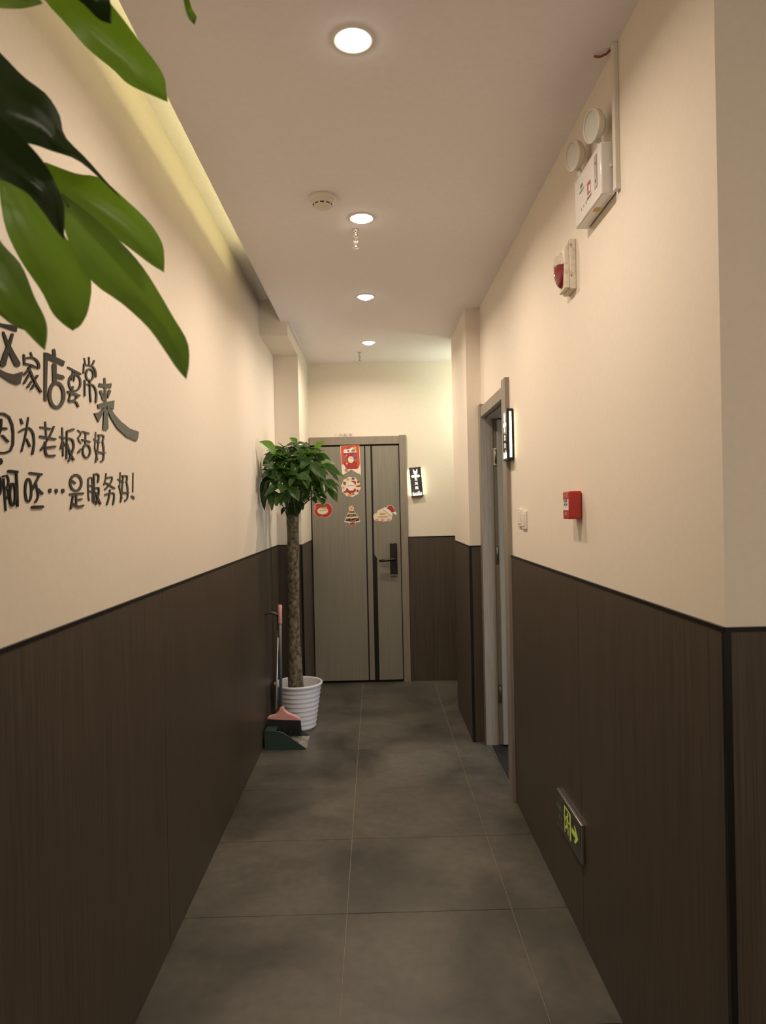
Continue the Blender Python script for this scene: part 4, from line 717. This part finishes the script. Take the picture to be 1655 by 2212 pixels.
def put_leaflet(parent, base, tip, wf, me, r, nhint=None):
    base, tip = Vector(base), Vector(tip); d = tip - base; ln = d.length; d.normalize()
    nh = Vector(nhint) if nhint else Vector((r.uniform(-0.5, 0.5), -0.55 + r.uniform(-0.3, 0.3), 0.75))
    n = (nh - d * nh.dot(d)).normalized(); sd = n.cross(d)
    o = bpy.data.objects.new('leaflet', me); COL.objects.link(o); o.parent = parent
    q = base - W(parent)
    o.matrix_local = Matrix(((d.x * ln, sd.x * ln * wf, n.x * ln, q.x), (d.y * ln, sd.y * ln * wf, n.y * ln, q.y), (d.z * ln, sd.z * ln * wf, n.z * ln, q.z), (0, 0, 0, 1)))
    return o
CROWN = [((-0.43,4.62,1.868),[(-0.576,4.66,1.858,0.34),(-0.474,4.5,1.818,0.45),(-0.315,4.5,1.745,0.42),(-0.576,4.75,1.93,0.3),(-0.476,4.8,1.932,0.4),(-0.348,4.75,1.873,0.35)]),((-0.595,4.55,1.735),[(-0.709,4.45,1.647,0.36),(-0.593,4.42,1.664,0.5),(-0.5,4.6,1.726,0.4),(-0.709,4.52,1.741,0.4),(-0.677,4.6,1.761,0.4)]),((-0.349,4.7,1.854),[(-0.259,4.8,1.847,0.3),(-0.192,4.7,1.762,0.25),(-0.223,4.6,1.778,0.3),(-0.306,4.9,1.899,0.5),(-0.24,4.75,1.74,0.3)]),((-0.319,4.6,1.749),[(-0.238,4.5,1.656,0.36),(-0.229,4.65,1.7,0.3),(-0.246,4.55,1.598,0.36),(-0.325,4.5,1.653,0.4)]),((-0.381,4.6,1.652),[(-0.329,4.5,1.569,0.45),(-0.31,4.55,1.62,0.4),(-0.412,4.6,1.68,0.4),(-0.4,4.7,1.6,0.5),(-0.407,4.7,1.718,0.4)]),((-0.366,4.65,1.725),[(-0.402,4.6,1.642,0.5),(-0.34,4.55,1.655,0.45),(-0.412,4.6,1.684,0.4),(-0.39,4.8,1.81,0.4)]),((-0.55,4.5,1.706),[(-0.48,4.4,1.61,0.4),(-0.552,4.5,1.615,0.45),(-0.503,4.6,1.766,0.4),(-0.591,4.5,1.642,0.4)]),((-0.505,4.5,1.775),[(-0.548,4.45,1.702,0.5),(-0.399,4.4,1.738,0.42),(-0.632,4.6,1.778,0.35),(-0.586,4.7,1.827,0.4),(-0.445,4.6,1.805,0.4)]),((-0.583,4.7,1.931),[(-0.606,4.55,1.837,0.45),(-0.656,4.6,1.898,0.45),(-0.573,4.85,1.985,0.4),(-0.512,4.8,1.947,0.35),(-0.655,4.8,1.982,0.45)]),((-0.651,4.62,1.942),[(-0.738,4.5,2.0,0.5),(-0.714,4.55,1.904,0.35),(-0.686,4.7,1.998,0.15),(-0.726,4.6,1.864,0.4)]),((-0.535,4.85,1.998),[(-0.568,4.75,2.047,0.45),(-0.601,4.8,2.008,0.3),(-0.479,4.95,2.025,0.35),(-0.553,4.75,1.948,0.4),(-0.483,4.7,1.938,0.45)]),((-0.414,4.85,1.982),[(-0.337,4.8,2.022,0.42),(-0.456,4.8,1.969,0.45),(-0.357,4.8,1.921,0.4),(-0.374,4.8,1.888,0.4),(-0.43,4.7,1.896,0.45)]),((-0.698,4.6,1.801),[(-0.723,4.5,1.76,0.5),(-0.641,4.5,1.758,0.5),(-0.738,4.55,1.65,0.3),(-0.733,4.56,1.555,0.22),(-0.723,4.6,1.864,0.4)]),((-0.671,4.55,1.684),[(-0.684,4.6,1.544,0.22),(-0.657,4.45,1.558,0.35),(-0.711,4.5,1.627,0.4),(-0.624,4.45,1.581,0.4)]),((-0.586,4.5,1.672),[(-0.632,4.4,1.579,0.45),(-0.607,4.45,1.581,0.4),(-0.553,4.5,1.593,0.4)]),((-0.453,4.6,1.841),[(-0.431,4.5,1.773,0.4),(-0.471,4.5,1.748,0.4),(-0.392,4.55,1.766,0.35)]),((-0.691,4.55,1.862),[(-0.653,4.5,1.849,0.6),(-0.675,4.45,1.823,0.6),(-0.736,4.6,1.891,0.4)]),((-0.631,4.9,1.574),[(-0.656,4.85,1.522,0.35),(-0.592,4.85,1.53,0.4),(-0.556,4.9,1.529,0.12)]),((-0.486,4.9,1.675),[(-0.459,4.85,1.612,0.45),(-0.508,4.85,1.637,0.4),(-0.507,4.9,1.604,0.35)]),((-0.528,4.92,1.61),[(-0.503,4.85,1.552,0.4),(-0.551,4.9,1.558,0.4)]),((-0.536,4.803,1.735),[(-0.453,4.781,1.734,0.4),(-0.469,4.806,1.665,0.4),(-0.58,4.837,1.654,0.4),(-0.626,4.787,1.715,0.4),(-0.547,4.743,1.764,0.4)]),((-0.573,5.069,1.832),[(-0.654,4.981,1.778,0.4),(-0.642,5.125,1.857,0.4),(-0.513,5.004,1.851,0.4),(-0.476,5.032,1.783,0.4),(-0.563,5.008,1.737,0.4)]),((-0.677,5.0,1.937),[(-0.679,4.937,1.842,0.4),(-0.738,4.931,1.891,0.4),(-0.717,4.945,1.958,0.4),(-0.601,4.909,1.946,0.4),(-0.579,4.913,1.875,0.4)]),((-0.396,4.794,1.875),[(-0.3,4.715,1.831,0.4),(-0.385,4.814,1.788,0.4),(-0.483,4.83,1.823,0.4),(-0.451,4.679,1.882,0.4),(-0.354,4.79,1.9,0.4)]),((-0.458,5.02,1.861),[(-0.357,4.952,1.831,0.4),(-0.424,5.06,1.775,0.4),(-0.538,5.074,1.794,0.4),(-0.548,5.084,1.869,0.4),(-0.426,4.9,1.884,0.4)]),((-0.738,4.899,1.836),[(-0.704,4.889,1.863,0.4),(-0.654,4.934,1.802,0.4),(-0.72,4.876,1.746,0.4),(-0.738,4.785,1.772,0.4),(-0.738,4.797,1.843,0.4)]),((-0.535,5.182,1.829),[(-0.608,5.226,1.851,0.4),(-0.485,5.176,1.855,0.4),(-0.439,5.19,1.785,0.4),(-0.53,5.225,1.736,0.4),(-0.635,5.248,1.777,0.4)]),((-0.422,4.747,1.903),[(-0.471,4.634,1.825,0.4),(-0.506,4.736,1.899,0.4),(-0.419,4.786,1.938,0.4),(-0.326,4.637,1.881,0.4),(-0.368,4.665,1.82,0.4)]),((-0.656,5.098,1.821),[(-0.718,5.105,1.742,0.4),(-0.738,5.076,1.813,0.4),(-0.654,5.094,1.855,0.4),(-0.57,5.165,1.812,0.4),(-0.609,5.166,1.741,0.4)]),((-0.449,4.873,1.777),[(-0.371,4.83,1.71,0.4),(-0.478,4.855,1.691,0.4),(-0.552,4.945,1.754,0.4),(-0.472,4.827,1.805,0.4),(-0.363,4.755,1.778,0.4)]),((-0.539,4.939,1.892),[(-0.481,4.922,1.911,0.4),(-0.446,4.908,1.84,0.4),(-0.545,4.979,1.803,0.4),(-0.616,4.823,1.838,0.4),(-0.594,4.934,1.914,0.4)]),((-0.738,5.101,1.802),[(-0.648,5.019,1.746,0.4),(-0.738,5.071,1.708,0.4),(-0.738,5.121,1.757,0.4),(-0.738,5.047,1.824,0.4),(-0.684,5.053,1.82,0.4)]),((-0.421,4.904,1.913),[(-0.341,4.85,1.916,0.4),(-0.338,4.8,1.841,0.4),(-0.45,4.889,1.826,0.4),(-0.518,4.916,1.887,0.4),(-0.456,4.962,1.949,0.4)]),((-0.438,5.08,1.89),[(-0.463,5.1,1.925,0.4),(-0.357,5.113,1.896,0.4),(-0.369,5.154,1.823,0.4),(-0.471,5.034,1.8,0.4),(-0.525,4.976,1.86,0.4)]),((-0.566,4.882,1.796),[(-0.519,4.774,1.818,0.4),(-0.47,4.852,1.76,0.4),(-0.549,4.924,1.709,0.4),(-0.638,4.815,1.733,0.4),(-0.625,4.774,1.802,0.4)]),((-0.594,5.104,1.831),[(-0.54,5.023,1.741,0.4),(-0.669,5.147,1.757,0.4),(-0.689,5.146,1.832,0.4),(-0.581,5.102,1.864,0.4),(-0.504,5.167,1.814,0.4)]),((-0.421,4.985,1.812),[(-0.458,5.031,1.726,0.4),(-0.519,4.997,1.786,0.4),(-0.455,5.063,1.848,0.4),(-0.335,4.887,1.812,0.4),(-0.345,4.982,1.744,0.4)]),((-0.701,4.821,1.837),[(-0.609,4.81,1.795,0.4),(-0.685,4.774,1.747,0.4),(-0.738,4.879,1.788,0.4),(-0.738,4.793,1.853,0.4),(-0.65,4.785,1.859,0.4)]),((-0.694,5.181,1.949),[(-0.667,5.16,1.98,0.4),(-0.586,5.103,1.916,0.4),(-0.658,5.181,1.858,0.4),(-0.738,5.21,1.88,0.4),(-0.738,5.212,1.957,0.4)]),((-0.492,4.913,1.858),[(-0.571,4.857,1.8,0.4),(-0.554,4.866,1.871,0.4),(-0.447,4.888,1.883,0.4),(-0.398,4.901,1.818,0.4),(-0.471,4.846,1.766,0.4)]),((-0.496,4.768,1.796),[(-0.537,4.784,1.715,0.4),(-0.588,4.769,1.777,0.4),(-0.523,4.848,1.832,0.4),(-0.415,4.76,1.796,0.4),(-0.428,4.758,1.726,0.4)]),((-0.679,5.008,1.952),[(-0.738,5.009,1.958,0.4),(-0.649,4.959,1.979,0.4),(-0.587,5.043,1.929,0.4),(-0.644,5.009,1.864,0.4),(-0.738,4.95,1.88,0.4)]),((-0.569,4.874,1.821),[(-0.467,4.787,1.782,0.4),(-0.537,4.766,1.729,0.4),(-0.642,4.809,1.76,0.4),(-0.633,4.824,1.831,0.4),(-0.532,4.872,1.849,0.4)]),((-0.535,4.78,1.946),[(-0.465,4.806,1.956,0.4),(-0.458,4.759,1.882,0.4),(-0.563,4.789,1.862,0.4),(-0.626,4.762,1.916,0.4),(-0.557,4.693,1.968,0.4)]),((-0.645,4.68,1.886),[(-0.714,4.632,1.912,0.34),(-0.596,4.554,1.898,0.34),(-0.524,4.649,1.862,0.34),(-0.57,4.631,1.794,0.34),(-0.673,4.637,1.798,0.34),(-0.718,4.559,1.839,0.34)]),((-0.577,4.64,1.864),[(-0.644,4.601,1.802,0.34),(-0.651,4.589,1.856,0.34),(-0.577,4.592,1.896,0.34),(-0.486,4.615,1.866,0.34),(-0.482,4.56,1.798,0.34),(-0.567,4.589,1.768,0.34)]),((-0.517,4.66,1.882),[(-0.539,4.53,1.775,0.34),(-0.597,4.573,1.834,0.34),(-0.562,4.544,1.885,0.34),(-0.47,4.565,1.912,0.34),(-0.423,4.622,1.858,0.34),(-0.441,4.596,1.795,0.34)]),((-0.451,4.74,1.932),[(-0.356,4.632,1.935,0.34),(-0.365,4.666,1.874,0.34),(-0.43,4.697,1.826,0.34),(-0.517,4.676,1.858,0.34),(-0.552,4.631,1.919,0.34),(-0.459,4.651,1.953,0.34)]),((-0.637,4.61,1.823),[(-0.734,4.541,1.823,0.34),(-0.636,4.549,1.862,0.34),(-0.541,4.507,1.82,0.34),(-0.545,4.563,1.761,0.34),(-0.615,4.487,1.729,0.34),(-0.704,4.55,1.757,0.34)]),((-0.572,4.58,1.771),[(-0.622,4.48,1.696,0.34),(-0.643,4.492,1.751,0.34),(-0.591,4.493,1.805,0.34),(-0.488,4.443,1.778,0.34),(-0.468,4.449,1.719,0.34),(-0.545,4.544,1.686,0.34)]),((-0.468,4.61,1.797),[(-0.48,4.486,1.83,0.34),(-0.394,4.58,1.805,0.34),(-0.372,4.581,1.744,0.34),(-0.43,4.471,1.687,0.34),(-0.534,4.54,1.721,0.34),(-0.549,4.515,1.781,0.34)]),((-0.393,4.68,1.826),[(-0.439,4.543,1.743,0.34),(-0.503,4.66,1.806,0.34),(-0.422,4.643,1.844,0.34),(-0.318,4.542,1.837,0.34),(-0.302,4.603,1.781,0.34),(-0.354,4.576,1.737,0.34)]),((-0.43,4.66,1.727),[(-0.443,4.576,1.618,0.34),(-0.517,4.633,1.674,0.34),(-0.517,4.606,1.743,0.34),(-0.413,4.627,1.75,0.34),(-0.333,4.614,1.715,0.34),(-0.34,4.598,1.647,0.34)]),((-0.682,4.72,1.921),[(-0.657,4.635,1.955,0.34),(-0.571,4.592,1.904,0.34),(-0.599,4.686,1.848,0.34),(-0.686,4.67,1.827,0.34),(-0.738,4.604,1.853,0.34),(-0.738,4.659,1.929,0.34)]),((-0.555,4.76,1.912),[(-0.451,4.711,1.885,0.34),(-0.473,4.665,1.815,0.34),(-0.579,4.664,1.819,0.34),(-0.65,4.651,1.864,0.34),(-0.615,4.655,1.932,0.34),(-0.502,4.659,1.94,0.34)]),((-0.509,4.86,1.985),[(-0.621,4.778,1.949,0.34),(-0.55,4.761,2.006,0.34),(-0.44,4.727,1.996,0.34),(-0.394,4.774,1.941,0.34),(-0.451,4.741,1.886,0.34),(-0.551,4.755,1.89,0.34)]),((-0.631,4.86,1.987),[(-0.705,4.827,1.895,0.34),(-0.738,4.771,1.963,0.34),(-0.661,4.79,2.022,0.34),(-0.534,4.735,2.002,0.34),(-0.509,4.791,1.933,0.34),(-0.59,4.811,1.885,0.34)]),((-0.402,4.81,1.932),[(-0.335,4.711,1.955,0.34),(-0.297,4.741,1.892,0.34),(-0.356,4.768,1.846,0.34),(-0.45,4.723,1.834,0.34),(-0.512,4.785,1.899,0.34),(-0.455,4.749,1.96,0.34)])]
for i, (h, tips) in enumerate(CROWN):
    h = Vector(h); a = rnd.uniform(0, 6.28)
    b0 = TOP + Vector((0.034 * math.cos(a), 0.034 * math.sin(a), -rnd.uniform(0.0, 0.03)))
    mid = b0.lerp(h, 0.5); mid = Vector((b0.x * 0.6 + h.x * 0.4, b0.y * 0.65 + h.y * 0.35, b0.z + (h.z - b0.z) * 0.62))
    pth = [b0.lerp(mid, u) * (1 - u) + mid.lerp(h, u) * u for u in (0, 0.2, 0.4, 0.6, 0.8, 1.0)]
    st = MB().tube(pth, [0.0045, 0.004, 0.0035, 0.003, 0.0028, 0.0025], 7).build('leaf_stalk', M['stem'], t)
    for j, tp in enumerate(tips):
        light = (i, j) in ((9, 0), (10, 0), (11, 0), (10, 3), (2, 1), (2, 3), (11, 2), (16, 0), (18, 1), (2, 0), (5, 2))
        deep = (i, j) in ((12, 2), (12, 3), (13, 0), (17, 0)) or 19 < i < 44  # mostly inner crown leaves, given the colour with painted shade
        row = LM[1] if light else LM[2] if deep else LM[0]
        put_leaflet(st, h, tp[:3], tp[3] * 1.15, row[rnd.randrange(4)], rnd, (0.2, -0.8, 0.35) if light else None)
tree = t
for k in range(16):
    a = 6.283 * k / 16 + rnd.uniform(-0.2, 0.2); q = 0.036
    b0 = TOP + Vector((q * math.cos(a), q * math.sin(a), -rnd.uniform(0.0, 0.05)))
    e = Vector((TOP.x + 0.05 + rnd.uniform(0.05, 0.15) * math.cos(a), TOP.y - 0.05 + rnd.uniform(0.04, 0.12) * math.sin(a), TOP.z + rnd.uniform(0.22, 0.34)))
    MB().tube([b0, b0.lerp(e, 0.5) + Vector((-(e.x - b0.x) * 0.2, -(e.y - b0.y) * 0.2, 0.03)), e], [0.0045, 0.004, 0.003], 6).build('leaf_stalk', M['stem'], tree)

# ------------------------------------------------------------------ plant in the foreground
t = thing('money_tree', (-0.60, 0.32, 0.24), 'second money tree whose big blurred leaves hang into the top left corner', 'potted tree')
pot(-0.585, 0.32, 'white ribbed pot of the near tree, outside the picture')
MB().tube([(-0.60, 0.32, 0.235), (-0.603, 0.325, 0.7), (-0.598, 0.33, 1.2), (-0.60, 0.34, 1.62)], [0.055, 0.046, 0.044, 0.046], 18).build('trunk', M['bark'], t)
NEAR_LEAVES = [[((-0.354,0.8,1.915),(-0.351,0.8,1.916),(-0.348,0.8,1.917)),((-0.347,0.797,1.874),(-0.334,0.806,1.885),(-0.316,0.804,1.892)),((-0.333,0.794,1.841),(-0.312,0.809,1.854),(-0.283,0.806,1.86)),((-0.311,0.788,1.81),(-0.291,0.808,1.825),(-0.261,0.805,1.833)),((-0.279,0.78,1.786),(-0.265,0.802,1.797),(-0.241,0.798,1.801)),((-0.247,0.769,1.756),(-0.239,0.789,1.767),(-0.223,0.786,1.771)),((-0.225,0.756,1.727),(-0.217,0.771,1.735),(-0.203,0.768,1.739)),((-0.208,0.74,1.704),(-0.204,0.748,1.708),(-0.196,0.747,1.71)),((-0.193,0.723,1.688),(-0.193,0.723,1.688),(-0.193,0.723,1.688))],[((-0.418,0.79,1.94),(-0.414,0.79,1.941),(-0.41,0.79,1.943)),((-0.416,0.791,1.904),(-0.405,0.801,1.919),(-0.389,0.799,1.928)),((-0.41,0.791,1.872),(-0.392,0.808,1.887),(-0.364,0.805,1.893)),((-0.393,0.788,1.837),(-0.373,0.809,1.851),(-0.341,0.805,1.856)),((-0.368,0.781,1.801),(-0.35,0.803,1.815),(-0.32,0.799,1.821)),((-0.352,0.771,1.774),(-0.339,0.788,1.781),(-0.317,0.785,1.783)),((-0.335,0.758,1.758),(-0.329,0.767,1.76),(-0.318,0.766,1.759)),((-0.318,0.743,1.746),(-0.318,0.743,1.746),(-0.318,0.743,1.746))],[((-0.369,0.77,1.932),(-0.362,0.77,1.935),(-0.354,0.77,1.939)),((-0.36,0.788,1.923),(-0.349,0.798,1.934),(-0.332,0.796,1.939)),((-0.35,0.805,1.913),(-0.337,0.822,1.934),(-0.315,0.819,1.945)),((-0.332,0.819,1.901),(-0.317,0.841,1.92),(-0.292,0.837,1.928)),((-0.307,0.83,1.883),(-0.292,0.851,1.899),(-0.267,0.847,1.904)),((-0.282,0.837,1.864),(-0.271,0.854,1.875),(-0.253,0.851,1.88)),((-0.265,0.841,1.851),(-0.259,0.85,1.857),(-0.25,0.849,1.859)),((-0.249,0.843,1.841),(-0.249,0.843,1.841),(-0.249,0.843,1.841))],[((-0.407,0.7,1.989),(-0.402,0.7,2.014),(-0.397,0.7,2.039)),((-0.403,0.715,1.969),(-0.395,0.723,2.004),(-0.381,0.722,2.033)),((-0.392,0.729,1.953),(-0.382,0.744,1.99),(-0.363,0.741,2.016)),((-0.374,0.741,1.949),(-0.366,0.761,1.984),(-0.346,0.757,2.006)),((-0.354,0.75,1.947),(-0.352,0.772,1.975),(-0.337,0.768,1.989)),((-0.343,0.757,1.945),(-0.344,0.777,1.963),(-0.334,0.773,1.969)),((-0.317,0.761,1.937),(-0.317,0.776,1.945),(-0.31,0.773,1.943)),((-0.293,0.762,1.917),(-0.291,0.771,1.918),(-0.286,0.769,1.914)),((-0.27,0.763,1.894),(-0.27,0.763,1.894),(-0.27,0.763,1.894))],[((-0.361,0.64,1.9),(-0.352,0.64,1.913),(-0.344,0.64,1.925)),((-0.357,0.655,1.873),(-0.345,0.666,1.894),(-0.326,0.664,1.908)),((-0.342,0.667,1.868),(-0.335,0.686,1.887),(-0.316,0.682,1.895)),((-0.329,0.675,1.861),(-0.326,0.697,1.876),(-0.31,0.693,1.88)),((-0.317,0.678,1.846),(-0.315,0.697,1.858),(-0.303,0.694,1.859)),((-0.306,0.677,1.83),(-0.305,0.688,1.835),(-0.299,0.686,1.836)),((-0.294,0.673,1.815),(-0.294,0.673,1.815),(-0.294,0.673,1.815))],[((-0.418,0.72,1.854),(-0.41,0.72,1.866),(-0.403,0.72,1.877)),((-0.413,0.726,1.808),(-0.404,0.737,1.827),(-0.388,0.735,1.84)),((-0.402,0.73,1.78),(-0.393,0.749,1.803),(-0.372,0.746,1.818)),((-0.383,0.73,1.761),(-0.378,0.752,1.777),(-0.36,0.748,1.785)),((-0.364,0.725,1.747),(-0.36,0.744,1.756),(-0.345,0.74,1.758)),((-0.346,0.715,1.73),(-0.344,0.726,1.735),(-0.336,0.724,1.737)),((-0.329,0.703,1.716),(-0.329,0.703,1.716),(-0.329,0.703,1.716))],[((-0.447,0.76,1.831),(-0.439,0.76,1.835),(-0.432,0.76,1.84)),((-0.433,0.769,1.793),(-0.426,0.784,1.797),(-0.409,0.781,1.796)),((-0.409,0.77,1.772),(-0.41,0.792,1.78),(-0.397,0.788,1.78)),((-0.389,0.761,1.757),(-0.391,0.776,1.762),(-0.383,0.773,1.763)),((-0.364,0.743,1.746),(-0.364,0.743,1.746),(-0.364,0.743,1.746))],[((-0.384,0.8,2.171),(-0.36,0.8,2.179),(-0.336,0.8,2.187)),((-0.372,0.82,2.151),(-0.345,0.829,2.165),(-0.313,0.828,2.17)),((-0.359,0.838,2.14),(-0.332,0.855,2.155),(-0.297,0.852,2.157)),((-0.339,0.853,2.119),(-0.314,0.875,2.136),(-0.279,0.871,2.136)),((-0.313,0.866,2.101),(-0.292,0.887,2.117),(-0.263,0.883,2.117)),((-0.299,0.874,2.089),(-0.281,0.891,2.102),(-0.256,0.888,2.103)),((-0.278,0.879,2.08),(-0.267,0.889,2.087),(-0.254,0.887,2.087)),((-0.251,0.883,2.07),(-0.251,0.883,2.07),(-0.251,0.883,2.07))],[((-0.317,0.7,2.103),(-0.299,0.7,2.107),(-0.28,0.7,2.112)),((-0.312,0.719,2.094),(-0.296,0.734,2.108),(-0.272,0.731,2.107)),((-0.293,0.73,2.083),(-0.288,0.752,2.101),(-0.272,0.748,2.1)),((-0.278,0.731,2.068),(-0.277,0.746,2.081),(-0.269,0.743,2.081)),((-0.262,0.723,2.057),(-0.262,0.723,2.057),(-0.262,0.723,2.057))],[((-0.43,0.76,2.131),(-0.424,0.76,2.144),(-0.419,0.76,2.156)),((-0.407,0.764,2.108),(-0.41,0.779,2.138),(-0.403,0.776,2.153)),((-0.38,0.76,2.101),(-0.384,0.782,2.128),(-0.374,0.778,2.136)),((-0.358,0.746,2.092),(-0.36,0.761,2.108),(-0.353,0.758,2.11)),((-0.332,0.723,2.079),(-0.332,0.723,2.079),(-0.332,0.723,2.079))],[((-0.236,0.86,2.216),(-0.229,0.86,2.219),(-0.222,0.86,2.221)),((-0.231,0.884,2.205),(-0.231,0.899,2.218),(-0.226,0.896,2.217)),((-0.231,0.9,2.199),(-0.232,0.922,2.216),(-0.227,0.918,2.214)),((-0.228,0.906,2.191),(-0.227,0.921,2.203),(-0.221,0.918,2.202)),((-0.22,0.903,2.181),(-0.22,0.903,2.181),(-0.22,0.903,2.181))]]
hubs = [(-0.455, 0.70, 1.915), (-0.50, 0.62, 2.03), (-0.43, 0.72, 2.16)]
owner = [0, 0, 0, 1, 1, 1, 1, 2, 2, 2, 2]
stalks = []
for hb in hubs:
    a = Vector((-0.60, 0.34, 1.61)); h = Vector(hb); md = Vector((a.x * 0.7 + h.x * 0.3, a.y * 0.6 + h.y * 0.4, a.z + (h.z - a.z) * 0.7))
    stalks.append(MB().tube([a.lerp(md, u) * (1 - u) + md.lerp(h, u) * u for u in (0, 0.25, 0.5, 0.75, 1)], [0.006, 0.005, 0.0045, 0.004, 0.0035], 8).build('leaf_stalk', M['stem'], t))
def spline(vals, u):
    n = len(vals) - 1; x = u * n; i = min(int(x), n - 1); f = x - i
    p1, p2 = vals[i], vals[i + 1]; p0 = vals[i - 1] if i > 0 else p1 * 2 - p2; p3 = vals[i + 2] if i + 2 <= n else p2 * 2 - p1
    return 0.5 * ((2 * p1) + (p2 - p0) * f + (2 * p0 - 5 * p1 + 4 * p2 - p3) * f * f + (3 * p1 - p0 - 3 * p2 + p3) * f ** 3)
for k, rows in enumerate(NEAR_LEAVES):
    A = [Vector(r[0]) for r in rows]; C_ = [Vector(r[1]) for r in rows]; B = [Vector(r[2]) for r in rows]
    m_ = MB(); v = []; n = 22
    for i in range(n + 1):
        u = i / n; a, c_, b = spline(A, u), spline(C_, u), spline(B, u)
        if i == n: a = b = c_
        v += [a, a.lerp(c_, 0.5), c_, c_.lerp(b, 0.5), b]
        if i < n: v[-4] = v[-4] + Vector((0, -0.003, 0.001)); v[-2] = v[-2] + Vector((0, -0.003, 0.001))
    m_.add(v, [(i * 5 + j, i * 5 + j + 1, (i + 1) * 5 + j + 1, (i + 1) * 5 + j) for i in range(n) for j in range(4)], True)
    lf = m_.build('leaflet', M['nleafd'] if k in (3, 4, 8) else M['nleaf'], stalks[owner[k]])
    h = Vector(hubs[owner[k]])
    MB().tube([h, h.lerp(C_[0], 0.5) + Vector((0, 0, 0.006)), C_[0], C_[0].lerp(C_[1], 0.4)], [0.003, 0.0026, 0.0024, 0.0014], 6).build('leaflet_stalk', M['rib'], stalks[owner[k]])

# ------------------------------------------------------------------ broom and dustpan
t = thing('dustpan', (-0.63, 4.60, 0), 'dark green dustpan with a long hooked handle by the left wall', 'dustpan')
y0, y1 = 4.485, 4.745; xb, xf_ = -0.745, -0.478
sk = 0.010
def yside(x, near):  # the pan flares a little towards its lip
    f = (x - xb) / (xf_ - xb); return (y0 + 0.012 * (1 - f)) if near else (y1 - 0.012 * (1 - f))
MB().prism([(xb, yside(xb, 1), 0.0015), (xf_, yside(xf_, 1), 0.0015), (xf_, yside(xf_, 0), 0.0015), (xb, yside(xb, 0), 0.0015)], (0, 0, 0.003)).build('tray', M['pantop'], t)
sil = [(xb, 0.002), (xf_, 0.002), (xf_ - 0.004, 0.006), (-0.53, 0.041), (-0.59, 0.085), (-0.635, 0.112), (-0.672, 0.119), (xb + 0.02, 0.122), (xb, 0.110)]
MB().prism([(x, yside(x, 1) - 0.004, z) for x, z in sil], (0, 0.004, 0)).build('side_wall', M['green'], t)
MB().prism([(x, yside(x, 0), z) for x, z in sil], (0, 0.004, 0)).build('side_wall', M['green'], t)
MB().tube([(x, yside(x, 1) - 0.002, z) for x, z in sil[2:]], 0.004, 6).build('side_rim', M['green'], t)
box('back_wall', M['green'], (xb - 0.002, xb + 0.004, yside(xb, 1) - 0.004, yside(xb, 0) + 0.004, 0.002, 0.118), t)
MB().box(xb, -0.675, yside(xb, 1), yside(xb, 0), 0.114, 0.121).build('hood', M['green'], t, bevel=0.003)
MB().tube([(-0.700, 4.665, 0.116), (-0.690, 4.668, 0.30), (-0.668, 4.674, 0.80)], 0.0075, 10).build('handle_tube', M['metal'], t)
MB().tube([(-0.700, 4.665, 0.118), (-0.698, 4.666, 0.150)], [0.015, 0.011], 12).build('handle_socket', M['green'], t)
MB().tube([(-0.668, 4.674, 0.70), (-0.664, 4.675, 0.83), (-0.668, 4.675, 0.845), (-0.690, 4.672, 0.858), (-0.715, 4.668, 0.866), (-0.735, 4.664, 0.862), (-0.752, 4.66, 0.850)], [0.010, 0.011, 0.010, 0.009, 0.008, 0.007, 0.006], 10).build('hook_handle', M['green'], t)
MB().tube([(-0.668, 4.670, 0.842), (-0.655, 4.655, 0.840), (-0.650, 4.640, 0.838)], 0.007, 8).build('broom_clip', M['green'], t)

t = thing('broom', (-0.625, 4.615, 0.03), 'pink and black broom with a grey pole standing in the dustpan', 'broom')
MB().tube([(-0.652, 4.615, 0.235), (-0.650, 4.618, 0.60), (-0.648, 4.622, 0.80)], 0.0105, 14).build('pole', M['pole'], t)
MB().tube([(-0.648, 4.622, 0.795), (-0.6475, 4.6225, 0.80), (-0.647, 4.623, 0.86), (-0.6465, 4.6235, 0.915), (-0.6465, 4.6235, 0.922)], [0.011, 0.0135, 0.0125, 0.0145, 0.010], 14).build('grip', M['pink'], t)
hp = [(-0.640, 0.246), (-0.622, 0.247), (-0.612, 0.222), (-0.590, 0.205), (-0.550, 0.188), (-0.520, 0.172), (-0.507, 0.160), (-0.508, 0.151), (-0.560, 0.154), (-0.640, 0.158), (-0.728, 0.166), (-0.727, 0.178), (-0.712, 0.188), (-0.675, 0.196), (-0.655, 0.212)]
MB().prism([(x - 0.016, 4.632, z) for x, z in hp], (0, -0.034, 0)).build('head', M['pink'], t, bevel=0.006, seg=3)
m_ = MB(); rb = random.Random(4)
for i in range(46):
    for j in range(4):
        x = -0.738 + 0.2085 * i / 45; y = 4.602 + 0.0085 * j; zt = 0.168 - 0.014 * (i / 45)
        dx = (x + 0.62) * 0.06 + rb.uniform(-0.004, 0.004); dy = -0.012 + 0.010 * j + rb.uniform(-0.004, 0.004)
        zb = 0.048 + rb.uniform(-0.006, 0.006)
        m_.add([(x - 0.0024, y, zt), (x + 0.0024, y, zt), (x, y + 0.0035, zt), (x - 0.0018 + dx, y + dy, zb), (x + 0.0018 + dx, y + dy, zb), (x + dx, y + dy + 0.0026, zb)],
               [(0, 1, 4, 3), (1, 2, 5, 4), (2, 0, 3, 5), (3, 4, 5)])
b_ = m_.build('bristles', M['bristle'], t); b_['kind'] = 'stuff'
MB().prism([(-0.736, 4.628, 0.166), (-0.530, 4.628, 0.153), (-0.522, 4.628, 0.060), (-0.738, 4.628, 0.060)], (0, -0.020, 0)).build('bristle_block', M['bristle'], t)
